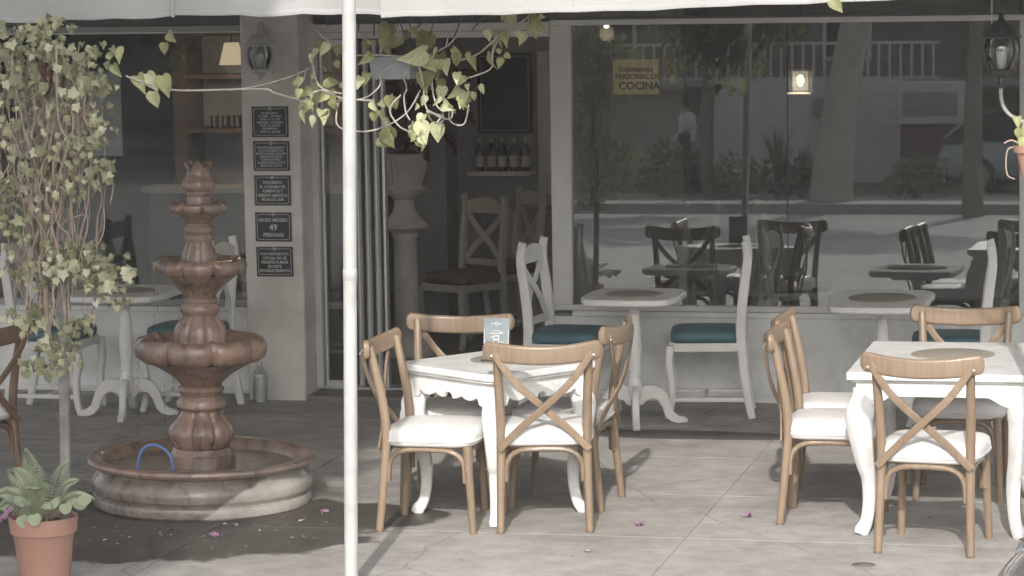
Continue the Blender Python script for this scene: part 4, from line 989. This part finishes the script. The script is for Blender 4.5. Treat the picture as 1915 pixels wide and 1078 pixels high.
for p, s in [((-.05,-.03,.20),.05),((-.03,-.04,.16),.06),((.0,-.03,.22),.07),((-.06,-.02,.25),.045),((.04,-.03,.20),.06)]:
    inst('leaf', HEART['b'], hpot, leaf_mw(p, s, rdir(fr_, (-.3,-.2,-.8), .4), (0,-1,.3)))

# urn on a column inside the doorway, with a dark red plant
ur = empty('urn_planter', (-5.118, 1.6, .036), 0, 'fluted stone urn on a column holding a dark red plant', 'planter')
def uz(l): return [(r*.00366, 1.372-.036-.00357*(y-288)) for y, r in l]
def flute(a, r, z): return 1+(.035*math.cos(24*a) if 1.15 < z < 1.32 else 0), 0
MB().lathe(uz([(424,42),(416,41),(408,30),(395,22),(380,18),(372,19),(365,27),(358,37),(352,39),(346,34),(330,37),(300,42),(295,46),(288,47),(286,44),(300,36),(310,1)]), 96, flute).build('urn', M['urn'], ur)
MB().lathe(uz([(675,50),(650,49),(642,46),(630,32),(618,25),(605,23),(600,23),(560,22.5),(500,21.5),(445,20.5),(440,24),(434,24),(430,34),(425,43)]), 36).build('column', M['urn'], ur)
MB().lathe([(.165,0),(.165,.03),(.001,.03)], 24).build('plinth', M['urn'], ur)
MB().lathe([(.13,1.33),(.06,1.36),(.001,1.37)], 20).build('soil', M['soil'], ur)
rr_ = random.Random(9)
for i in range(60):
    a = rr_.uniform(0, 2*math.pi); h_ = rr_.uniform(1.40, 1.98); d = rr_.uniform(.02,.30)*(1.1-abs(h_-1.7))
    inst('red_leaf', RED, ur, leaf_mw((d*math.cos(a)+.12, d*math.sin(a)*.6, h_), rr_.uniform(.09,.17), rdir(rr_, (math.cos(a)*.6, -.1, -.5), .6), rdir(rr_, (0,-1,.4), .5)))
for i in range(7):
    a = rr_.uniform(0, 6.28); MB().tube(spline([(0,0,1.36),(.06,.0,1.55),(.12+.12*math.cos(a),.1*math.sin(a),1.85)], 5), .005, 6, up=(0,1,0)).build('stem', M['stem_dark'], ur)

# ------------------------------------------------------------------ inside the café
def thing(name, label, cat, loc, group=None, rz=0): return empty(name, loc, rz, label, cat, group)
pl = thing('pendant_lamp', 'lit cream pendant lamp inside the left window beside the pillar', 'lamp', (-6.425, 2.0, 0))
MB().lathe([(.045,2.105),(.050,2.105),(.088,1.955),(.084,1.955),(.046,2.10)], 24).build('shade', M['lampshade'], pl)
MB().tube([(0,0,2.10),(0,0,2.80)], .004, 6, up=(0,1,0)).build('flex', M['black'], pl)
def lamp_light(parent, loc, w, c=(1,.78,.52), r=.05):
    d = bpy.data.lights.new('lamp_light', 'POINT'); d.energy = w; d.color = c; d.shadow_soft_size = r
    o = bpy.data.objects.new('lamp_light', d); col.objects.link(o); o.parent = parent; o.location = loc
lamp_light(pl, (0,0,1.93), 5)
ll = thing('square_lantern', 'small lit square lantern glowing inside the big window', 'lamp', (-2.608, 2.5, 0))
for sx_ in (-1,1):
    for sy_ in (-1,1): MB().box((sx_*.066-.006,sy_*.066-.006,1.725), (sx_*.066+.006,sy_*.066+.006,1.865)).build('corner_bar', M['black'], ll)
MB().box((-.075,-.075,1.866), (.075,.075,1.88)).build('lid', M['black'], ll); MB().box((-.078,-.078,1.712), (.078,.078,1.724)).build('base', M['frame'], ll)
MB().lathe([(.006,1.76),(.022,1.785),(.026,1.81),(.014,1.835),(.004,1.84)], 14).build('bulb', M['bulb'], ll)
MB().box((-.06,.05,1.73), (.06,.056,1.86)).build('back_panel', M['int_dark'], ll)
MB().tube([(0,0,1.88),(0,0,2.80)], .004, 6, up=(0,1,0)).build('flex', M['black'], ll)
lamp_light(ll, (0,-.12,1.79), 1.5)
cb_ = thing('ceiling_spot', 'small bright bulb just under the top frame of the big window', 'lamp', (-3.725, 1.5, 0))
MB().lathe([(.002,2.185),(.016,2.19),(.018,2.205),(.010,2.22)], 12).build('bulb', M['bulb'], cb_)
MB().tube([(0,0,2.22),(0,0,2.80)], .010, 8, up=(0,1,0)).build('stem', M['frame_dark'], cb_)
lamp_light(cb_, (0,0,2.15), 1.3)
pn = MB().box((-7.25,.22,1.45), (-6.56,.232,1.975)).build('white_poster', M['paper'], bevel=.002); tag(pn, 'plain white panel hanging inside the left window behind the vines', 'panel')
# shelving with glasses behind the left window
sh = thing('shelf_unit', 'brown wooden shelf unit inside the left window', 'shelf', (-6.45, 2.6, .036))
MB().box((-.62,0,0), (-.52,.36,2.3)).build('side_panel', M['cabinet'], sh); MB().box((.55,0,0), (.62,.36,2.3)).build('side_panel', M['cabinet'], sh)
MB().box((-.62,.361,0), (.62,.38,2.3)).build('back_panel', M['int_dark'], sh)
for z in (.98, 1.42, 1.80, 2.10): MB().box((-.52,0,z), (.55,.36,z+.03)).build('shelf', M['cabinet'], sh)
MB().box((-.72,-.30,.0), (.72,-.02,1.02)).build('counter_front', M['dark'], sh); MB().box((-.75,-.34,1.021), (.75,-.005,1.06)).build('counter_top', M['int_mid'], sh)
gl = MB().lathe([(.022,0),(.026,.004),(.030,.09),(.028,.09),(.024,.008),(.001,.006)], 14).mesh('drinking_glass', M['lglass'])
for k in range(7):
    o = inst('drinking_glass', gl); o.location = (-6.80+.085*k, 2.70, 1.4865); tag(o, ['leftmost','second','third','fourth, middle','fifth','sixth','rightmost'][k]+' clear glass from the left on the brown shelf', 'glass', 'glasses on the shelf')
# bar back wall with blackboard and bottles, seen through the door
bb_ = part('bar_wall', M['int_dark'], cafe, ((-5.268,3.62,.036), (-3.6,3.75,2.79)))
bd = thing('blackboard', 'dark chalk blackboard with thin border on the bar wall', 'blackboard', (-4.90, 3.60, 1.68))
MB().box((-.20,-.01,-.29), (.20,.018,.29)).build('board', M['slate'], bd, bevel=.003)
b_ = MB(); X, Z, t_, y_ = .18, .27, .005, -.0112
for x0, z0, x1, z1 in [(-X,-Z+.03,-X+t_,Z),(X-t_,-Z+.03,X,Z),(-X+.03,-Z,X-.03,-Z+t_),(-X,Z-t_,X,Z)]: b_.add([(x0,y_,z0),(x1,y_,z0),(x1,y_,z1),(x0,y_,z1)], [(0,1,2,3)])
ring(b_, -X+.03, -Z+.03, .03, .005, y_, 6, 180, 270); ring(b_, X-.03, -Z+.03, .03, .005, y_, 6, 270, 360); b_.build('chalk_border', M['chalk'], bd, smooth=False)
MB().box((-5.14,3.40,1.095), (-4.68,3.60,1.125)).build('bottle_shelf', M['urn']); tag(bpy.data.objects['bottle_shelf'], 'pale shelf under the bottles below the blackboard', 'shelf')
bt0 = None
for k in range(5):
    o = empty('wine_bottle', (-5.07+.085*k, 3.50, 1.126), 0, ['dark bottle at the left end of the lit shelf','second bottle from the left under the blackboard','middle bottle of the row under the blackboard','second bottle from the right under the blackboard','dark bottle at the right end of the shelf'][k], 'bottle', 'bottles under the blackboard')
    if k == 0:
        mb1 = MB().lathe([(.030,0),(.033,.004),(.033,.14),(.026,.165),(.012,.185),(.011,.225),(.013,.227),(.013,.24),(.002,.24)], 16).mesh('glass_body', M['amber']); mb2 = MB().lathe([(.0335,.03),(.0337,.031),(.0337,.11),(.0335,.111)], 16).mesh('label', M['blabel']); mb3 = MB().lathe([(.0125,.20),(.0137,.201),(.0137,.242),(.002,.243)], 12).mesh('foil', M['blabel'])
    inst('glass_body', mb1, o); inst('paper_band', mb2, o); inst('foil', mb3, o)
tr_ = MB().box((-4.655,3.585,.95), (-4.54,3.615,1.98)).build('timber_trim', M['urn']); tag(tr_, 'pale upright board on the dark bar wall', 'board')
bc = thing('bar_counter', 'dark bar counter deep inside the doorway', 'counter', (-4.4, 3.15, .036))
MB().box((-.42,0,0), (.9,.30,.80)).build('counter_front', M['int_dark'], bc); MB().box((-.45,-.04,.801), (.93,.34,.84)).build('counter_top', M['int_dark'], bc, bevel=.004)

# ------------------------------------------------------------------ the other side of the street (seen mirrored in the window panes)
fh = thing('far_house', 'brown house with railed balcony mirrored in the big window', 'building', (0, -40, 0))
MB().box((-34,-3,0), (-9.3,-.2,1.85)).build('wall', M['far_wall2'], fh); MB().box((-9.3,-3,0), (-5.2,-.25,1.85)).build('wall', M['int_mid'], fh)
MB().box((-34,-6,2.0), (-2.0,-3.4,6.5)).build('upper_wall', M['far_wall'], fh); MB().box((-34,-3.4,1.851), (-2.0,.3,2.02)).build('balcony_slab', M['far_wall2'], fh)
MB().box((-5.2,-6,0), (6,-1.2,.05)).build('garage_floor', M['paving'], fh); MB().box((-5.2,-6,.05), (6,-5.8,3.4)).build('garage_wall', M['int_dark'], fh)
MB().box((-2.0,-6,3.0), (8,-1.2,6.5)).build('upper_wall', M['far_wall2'], fh); MB().box((-2.9,-3.4,0), (-2.4,-2.9,3.0)).build('garage_pier', M['far_wall2'], fh)
MB().box((2.5,-6,0), (8,-1.2,2.99)).build('wall', M['far_wall2'], fh)
MB().box((-34.2,-6.2,6.501), (8.2,-1,6.7)).build('roof', M['kerb'], fh)
bal = MB().box((-.02,-.02,0), (.02,.02,.66)).mesh('baluster', M['siding'], False)
for k in range(150):
    x = -34+.21*k
    if x < -4.9: inst('baluster', bal, fh, Matrix.Translation((x, .18, 2.021)))
MB().box((-34,.14,2.682), (-4.9,.22,2.73)).build('handrail', M['siding'], fh); MB().box((-34,.235,1.99), (-4.9,.295,2.05)).build('balcony_edge', M['siding'], fh)
for x in (-14.5,-12,-9.6,-7.1): 
    wq = MB().box((x-.5,-3.399,2.4), (x+.5,-3.33,3.9)).build('window', M['siding'], fh); MB().box((x-.42,-3.329,2.48), (x+.42,-3.31,3.82)).build('pane', M['carglass'], wq)
pk = MB().box((-1.825,-.02,0), (1.825,.025,.148)).mesh('plank', M['siding'], False)
sf = thing('siding_fence', 'white boarded wall below the balcony mirrored in the window', 'wall', (-7.42, -39.6, 0))
for k in range(13): inst('plank', pk, sf, Matrix.Translation((0, .012*(k % 2), .02+k*.153)))
sg = thing('grey_sign', 'grey panel fixed to the white boarded wall mirrored in the window', 'sign', (-7.0, -39.54, 1.45)); MB().box((-.3,0,-.18), (.3,.04,.18)).build('panel', M['paving'], sg, bevel=.01)
kv = thing('red_cart', 'red and white kiosk cart mirrored right of the white boards', 'kiosk', (-4.9, -38.2, 0))
MB().box((-.55,-.4,.25), (.55,.4,1.15)).build('body', M['redpaint'], kv, bevel=.03); MB().box((-.6,-.45,1.152), (.6,.45,1.95)).build('upper_body', M['siding'], kv, bevel=.03)
for x in (-.4,.4): MB().tube([(x,-.42,.22),(x,.42,.22)], .2, 16).build('wheel', M['rubber'], kv)
MB().box((-.5,.451,1.3), (.5,.47,1.75)).build('panel', M['far_wall2'], kv)
def trunk_tree(name, label, loc, path, r, crown, nl, ls, seed, group='street trees', bark=M['bark']):
    o = thing(name, label, 'tree', loc, group); g = random.Random(seed)
    MB().tube(spline(path, 6), [r*(1-.45*i/(6*(len(path)-1))) for i in range(6*(len(path)-1)+1)], 12, up=(0,1,.1)).build('trunk', bark, o)
    top = Vector(path[-1]); b = MB()
    for c, rad in crown:
        MB().tube(spline([top-Vector((0,0,.3)), (top+Vector(c))/2+Vector((0,0,.15)), c], 4), [r*.4*(1-.08*i) for i in range(9)], 7, up=(.2,1,.1)).build('limb', bark, o)
        for q in range(nl):
            while True:
                v = Vector((g.uniform(-1,1), g.uniform(-1,1), g.uniform(-1,1)))
                if .15 < v.length < 1: break
            v = v.normalized()*(v.length**.6); p = Vector(c)+Vector((v.x*rad[0], v.y*rad[1], v.z*rad[2]))
            d = Vector((g.uniform(-1,1), g.uniform(-1,1), g.uniform(-1,.4))).normalized(); e = d.cross(Vector((g.uniform(-1,1), g.uniform(-1,1), g.uniform(-1,1)))).normalized(); s = ls*g.uniform(.6,1.2)
            b.add([p, p+d*s*.5+e*s*.32, p+d*s, p+d*s*.5-e*s*.32], [(0,1,2,3)])
    me = bpy.data.meshes.new('crown'); me.from_pydata(b.v, [], b.f); me.materials.append(M['foliage']); inst('crown', me, o); return o
trunk_tree('shade_tree', 'leafy street tree outside the picture that shades the fountain', (-6.6,-10.9,-.14), [(0,0,0),(.05,0,1.5),(.1,.05,3.0),(.3,.1,4.2)], .17, [((1.15,-.1,5.2),(2.15,2.1,1.0)), ((-2.0,-.2,5.4),(2.6,2.6,1.2)), ((1.2,1.7,5.3),(2.1,1.5,.9)), ((1.75,-2.35,5.15),(1.40,1.35,.7))], 3600, .34, 2)
trunk_tree('leaning_tree', 'leaning pale tree trunk mirrored in the right half of window', (-5.85,-30.5,0), [(0,0,0),(.05,0,.8),(.16,0,1.6),(.40,0,2.9),(.7,0,4.2)], .36, [((.5,0,5.4),(2.2,2.0,1.1)), ((-1.6,.3,5.0),(1.6,1.5,.9))], 1500, .3, 4, bark=M['bark_pale'])
trunk_tree('dark_tree', 'dark straight trunk mirrored in front of the parked car', (-3.4,-28.3,-.14), [(0,0,0),(.0,0,1.2),(.02,0,2.4),(.1,0,4.0)], .17, [((.3,0,5.2),(1.8,1.7,1.0))], 1400, .3, 5)
trunk_tree('low_tree', 'leafy low branches mirrored in the middle of the window', (-8.0,-31.5,0), [(0,0,0),(-.1,0,1.0),(0,.1,2.2),(.1,.1,3.0)], .12, [((.2,.3,3.0),(1.0,.9,.8)), ((-.6,.1,3.6),(1.3,1.0,.8))], 900, .2, 6)
for i, (x, y) in enumerate([(-13.6,-31.5),(-16.6,-32.0),(-19.5,-31.0)]):
    trunk_tree('dense_tree', ['dense dark tree mirrored near the left window edge','dense dark tree mirrored behind the vines','third dense dark tree further along the far pavement'][i], (x,y,0), [(0,0,0),(.05,0,.8),(0,.1,1.6),(.1,.1,2.4)], .16, [((0,0,2.6),(1.7,1.4,1.7)), ((.5,.2,4.2),(1.9,1.6,1.3))], 1500, .26, 20+i)
ag = MB(); gr = random.Random(8)
def agave(b, n, h, sp):
    for i in range(n):
        a = 6.283*i/n+gr.uniform(-.2,.2); t = gr.uniform(.15,1); hh = h*gr.uniform(.7,1.05); w = .035
        tip = Vector((math.cos(a)*sp*t, math.sin(a)*sp*t, hh)); md = Vector((math.cos(a)*sp*t*.35, math.sin(a)*sp*t*.35, hh*.55)); e = Vector((-math.sin(a), math.cos(a), 0))
        b.add([e*w*.6, -e*w*.6, md-e*w, md+e*w, tip, md+Vector((0,0,-.03)), Vector((0,0,-.01))], [(0,6,5,3),(6,1,2,5),(3,5,4),(5,2,4)])
    return b
agm = agave(ag, 34, 1.25, .55).mesh('blades', M['agave'], False)
for i, (x, y, s, lb) in enumerate([(-6.46,-36,1.0,'spiky plant mirrored right of the leaning trunk'), (-7.5,-36,.95,'spiky plant mirrored in front of the white boards'), (-6.9,-35.2,.7,'small spiky plant between two larger ones mirrored'), (-10.4,-35,.8,'spiky plant mirrored behind the walking person'), (-11.6,-34.6,.9,'spiky plant mirrored under the yellow notice'), (-9.7,-36,.75,'spiky plant mirrored right of the walking person')]):
    o = empty('spiky_plant', (x,y,0), .7*i, lb, 'plant', 'spiky plants on the verge'); o.scale = (s,s,s); inst('blades', agm, o)

def shrub(name, label, x, y, rx, rz, seed):
    o = thing(name, label, 'shrub', (x, y, 0), 'low shrubs on the verge'); g = random.Random(seed); b = MB()
    for i in range(5): MB().tube([(g.uniform(-.1,.1)*rx,g.uniform(-.1,.1),0),(g.uniform(-.6,.6)*rx,g.uniform(-.2,.2),rz*1.2)], [.02,.008], 6, up=(0,1,.1)).build('stem', M['bark'], o)
    for q in range(420):
        a = g.uniform(0,6.283); r = math.sqrt(g.random()); h = g.random()
        p = Vector((rx*r*math.cos(a)*(1-.3*h), .5*r*math.sin(a), .05+rz*2*h*(1-.25*r)*g.uniform(.7,1.15)))
        d = Vector((g.uniform(-1,1), g.uniform(-1,1), g.uniform(-.3,1))).normalized(); e = d.cross(Vector((g.uniform(-1,1), g.uniform(-1,1), g.uniform(-1,1)))).normalized(); s = g.uniform(.08,.2)
        b.add([p, p+d*s*.5+e*s*.3, p+d*s, p+d*s*.5-e*s*.3], [(0,1,2,3)])
    me = bpy.data.meshes.new('foliage'); me.from_pydata(b.v, [], b.f); me.materials.append(M['agave'] if seed % 2 else M['foliage']); inst('foliage', me, o)
for i, (x, rx, rz, lb) in enumerate([(-11.9,.8,.45,'low shrub mirrored at the left edge of the big window'), (-10.6,.7,.42,'low shrub mirrored left of the walking person'), (-9.3,.75,.45,'low shrub hiding the walking person below the waist'), (-8.0,.7,.36,'low shrub mirrored right of the walking person'), (-6.9,.6,.32,'low shrub mirrored at the foot of the white boards'), (-4.9,.6,.34,'low shrub mirrored below the kiosk cart'), (-13.4,.9,.5,'low shrub mirrored beyond the door side of window')]):
    shrub('low_shrub', lb, x*.94, -31.6-.2*(i % 3), rx, rz, 40+i)

def make_car(name, label, paint):
    o = thing(name, label, 'car', (0,0,0), 'parked cars')
    # lower body: sections along x (length 4.3), each a closed half ring of (y, z)
    def section(x, hw, z0, z1, tuck):
        return [(x,-hw+.07,z0), (x,-hw,z0+.12), (x,-hw-.0,(z0+z1)/2), (x,-hw+.03,z1-.10), (x,-hw+tuck,z1), (x,hw-tuck,z1), (x,hw-.03,z1-.10), (x,hw,(z0+z1)/2), (x,hw,z0+.12), (x,hw-.07,z0)]
    secs = [(-2.12,.60,.38,.72,.14), (-2.05,.74,.26,.84,.14), (-1.8,.82,.20,.93,.12), (-1.2,.85,.18,.95,.10), (-.4,.86,.18,.94,.08), (.6,.86,.18,.94,.08), (1.1,.86,.18,.93,.10), (1.6,.83,.20,.86,.14), (1.95,.76,.24,.76,.18), (2.10,.62,.34,.64,.18)]
    b = MB(); vs = []; n = 10
    for s in secs: vs += section(*s)
    fs = [(i*n+j, i*n+(j+1) % n, (i+1)*n+(j+1) % n, (i+1)*n+j) for i in range(len(secs)-1) for j in range(n)] + [tuple(range(n))[::-1], tuple(range((len(secs)-1)*n, len(secs)*n))]
    ob = b.add(vs, fs).build('body', paint, o, ang=50); sm = ob.modifiers.new('s', 'SUBSURF'); sm.levels = 1; sm.render_levels = 2
    rb = [(-1.95,.93),(-1.55,1.30),(-1.0,1.44),(-.2,1.47),(.45,1.42),(1.15,.93)]
    def cab(inset, zo, hw0, name, m, xs_):
        b = MB(); vs = []
        for x, z in xs_:
            k = (z-.93)/.54; hw = hw0-.16*k
            vs += [(x,-hw,z),(x,hw,z)]
        m_ = len(xs_)
        base = [(x, .9) for x, _ in xs_]
        vs2 = []
        for x, z in xs_: vs2 += [(x,-hw0,.90),(x,hw0,.90)]
        fs = []
        for i in range(m_-1):
            a = 2*i; fs += [(a,a+1,a+3,a+2), (a,a+2,a+2+2*m_,a+2*m_), (a+1,a+1+2*m_,a+3+2*m_,a+3), (a+2*m_,a+2+2*m_,a+3+2*m_,a+1+2*m_)]
        b.add(vs+vs2, fs); return b.build(name, m, o, ang=35)
    cab(0, 0, .79, 'glasshouse', M['carglass'], rb)
    b = MB(); 
    rf = [(-1.52,1.325),(-1.0,1.455),(-.2,1.485),(.42,1.437)]; vs = []
    for x, z in rf:
        hw = .79-.16*(z-.93)/.54+.006; vs += [(x,-hw,z-.06),(x,-hw+.04,z),(x,hw-.04,z),(x,hw,z-.06)]
    b.add(vs, [(i*4+j, i*4+j+1, i*4+j+5, i*4+j+4) for i in range(3) for j in range(3)]).build('roof', paint, o, ang=50)
    for s in (-1, 1):
        for x0, z0, x1, z1 in [(.44,1.42,1.14,.94),(-.45,1.45,-.42,.94),(-1.53,1.31,-1.94,.94)]:
            y0 = s*(.80-.16*(z0-.93)/.54); y1 = s*.80; MB().tube([(x0,y0,z0),(x1,y1,z1)], .032, 6, up=(0,1,.2)).build('pillar', paint, o)
        for x in (-1.32, 1.32):
            wh = MB().tube([(x, s*.70, .31),(x, s*.875, .31)], .31, 28).build('tyre', M['rubber'], o, bevel=.03); MB().tube([(x, s*.86, .31),(x, s*.885, .31)], .20, 20).build('rim', M['chrome'], wh)
        MB().box((1.86, s*.60-.12, .60), (2.02, s*.60+.12, .72)).build('headlight', M['chrome'], o, bevel=.03)
        MB().box((-2.045, s*.62-.08, .64), (-1.96, s*.62+.08, .80)).build('tail_light', M['redpaint'], o, bevel=.02)
        MB().box((.72, s*.93-.07, .95), (.86, s*.93+.07, 1.06)).build('door_mirror', paint, o, bevel=.03)
    return o
car1 = make_car('parked_car', 'silver car mirrored at the right end of the window', M['carpaint2']); car1.location = (-2.35,-35.2,0); car1.rotation_euler = (0,0,R(8))
car2 = make_car('parked_car', 'dark grey car whose corner shows at the lower right', M['carpaint']); car2.location = (1.49,-8.48,-.05); car2.rotation_euler = (0,0,R(0))
for c_ in kids(car2):
    if c_.name.startswith('tail_light'): c_.data.materials[0] = M['carpaint']

# person walking on the far pavement
pe = thing('person', 'person in white shirt with shoulder bag walking, mirrored in window', 'person', (-8.75,-33.6,0), None, R(180))
J = {'pelvis':(0,0,.95,.125,.105),'waist':(.0,0,1.08,.115,.09),'chest':(.01,0,1.27,.135,.10),'neck':(.03,0,1.44,.055,.055),'head':(.05,0,1.54,.078,.085),'crown':(.05,0,1.64,.068,.072),
 'hl':(.0,.09,.90,.09,.09),'kl':(.14,.10,.50,.058,.058),'al':(.06,.10,.09,.04,.04),'tl':(.22,.10,.035,.036,.03),'hr':(.0,-.09,.90,.09,.09),'kr':(-.06,-.10,.50,.058,.058),'ar':(-.32,-.10,.14,.04,.04),'tr':(-.22,-.10,.035,.036,.03),
 'sl':(.0,.17,1.38,.062,.062),'el':(-.12,.21,1.12,.042,.042),'wl':(.0,.22,.89,.03,.03),'fl':(.05,.22,.80,.034,.022),'sr':(.0,-.17,1.38,.062,.062),'er':(.06,-.21,1.12,.042,.042),'wr':(.2,-.21,.97,.03,.03),'fr':(.26,-.20,.90,.034,.022)}
E_ = [('pelvis','waist'),('waist','chest'),('chest','neck'),('neck','head'),('head','crown'),('pelvis','hl'),('hl','kl'),('kl','al'),('al','tl'),('pelvis','hr'),('hr','kr'),('kr','ar'),('ar','tr'),('chest','sl'),('sl','el'),('el','wl'),('wl','fl'),('chest','sr'),('sr','er'),('er','wr'),('wr','fr')]
ks = list(J); me = bpy.data.meshes.new('body'); me.from_pydata([J[k][:3] for k in ks], [(ks.index(a), ks.index(b)) for a, b in E_], [])
bo = bpy.data.objects.new('body', me); col.objects.link(bo); bo.parent = pe
bo.modifiers.new('skin', 'SKIN'); bo.modifiers.new('sub', 'SUBSURF').levels = 1
for i, k in enumerate(ks): me.skin_vertices[0].data[i].radius = J[k][3:]
me.skin_vertices[0].data[0].use_root = True
def person_mat():
    m = mat('person_clothes', (.3,.18,.13), .7, .05, 10); n = m.node_tree.nodes; l = m.node_tree.links
    tc = n['Texture Coordinate']; sx = n.new('ShaderNodeSeparateXYZ'); l.new(tc.outputs['Object'], sx.inputs[0])
    cr = n.new('ShaderNodeValToRGB'); cr.color_ramp.interpolation = 'CONSTANT'; e = cr.color_ramp.elements
    e[0].position = 0; e[0].color = (.03,.025,.02,1); e[1].position = .045; e[1].color = (.05,.055,.07,1)
    for p, c in ((.56,(.72,.72,.72,1)), (.86,(.30,.18,.13,1))): x = e.new(p); x.color = c
    dv = n.new('ShaderNodeMath'); dv.operation = 'DIVIDE'; dv.inputs[1].default_value = 1.66; l.new(sx.outputs[2], dv.inputs[0]); l.new(dv.outputs[0], cr.inputs[0])
    l.new(cr.outputs[0], n['Principled BSDF'].inputs['Base Color']); return m
me.materials.append(person_mat())
MB().lathe([(.001,.10),(.05,.095),(.08,.06),(.09,.01),(.088,-.05),(.06,-.07),(.001,-.06)], 16, c=(.035,0,1.60)).build('hair', M['hair'], pe)
MB().lathe([(.125,.92),(.142,.96),(.135,1.08),(.155,1.25),(.150,1.36),(.075,1.44)], 20).build('shirt', M['shirt'], pe)
MB().box((-.10,-.26,.86), (.12,-.20,1.08)).build('shoulder_bag', M['trousers'], pe, bevel=.02)
MB().tube(spline([(.0,-.235,1.08),(.02,-.15,1.30),(.02,.10,1.42),(-.10,.14,1.36),(-.13,-.05,1.2),(-.03,-.235,1.08)], 6), .012, 6, up=(.2,.1,1)).build('bag_strap', M['trousers'], pe)

# ------------------------------------------------------------------ thin haze volume, added to lift the blacks
hz = MB().box((-205,-205,-1.4), (205,205,9.5)).build('haze', M['wall'], smooth=False); hz.data.materials.clear()
hm = bpy.data.materials.new('haze'); hm.use_nodes = True; hn = hm.node_tree.nodes; hn.remove(hn['Principled BSDF'])
pv = hn.new('ShaderNodeVolumePrincipled'); pv.inputs['Color'].default_value = (.93, .93, .92, 1); pv.inputs['Density'].default_value = .0017
hm.node_tree.links.new(pv.outputs[0], hn['Material Output'].inputs['Volume']); hz.data.materials.append(hm); tag(hz, kind='stuff')
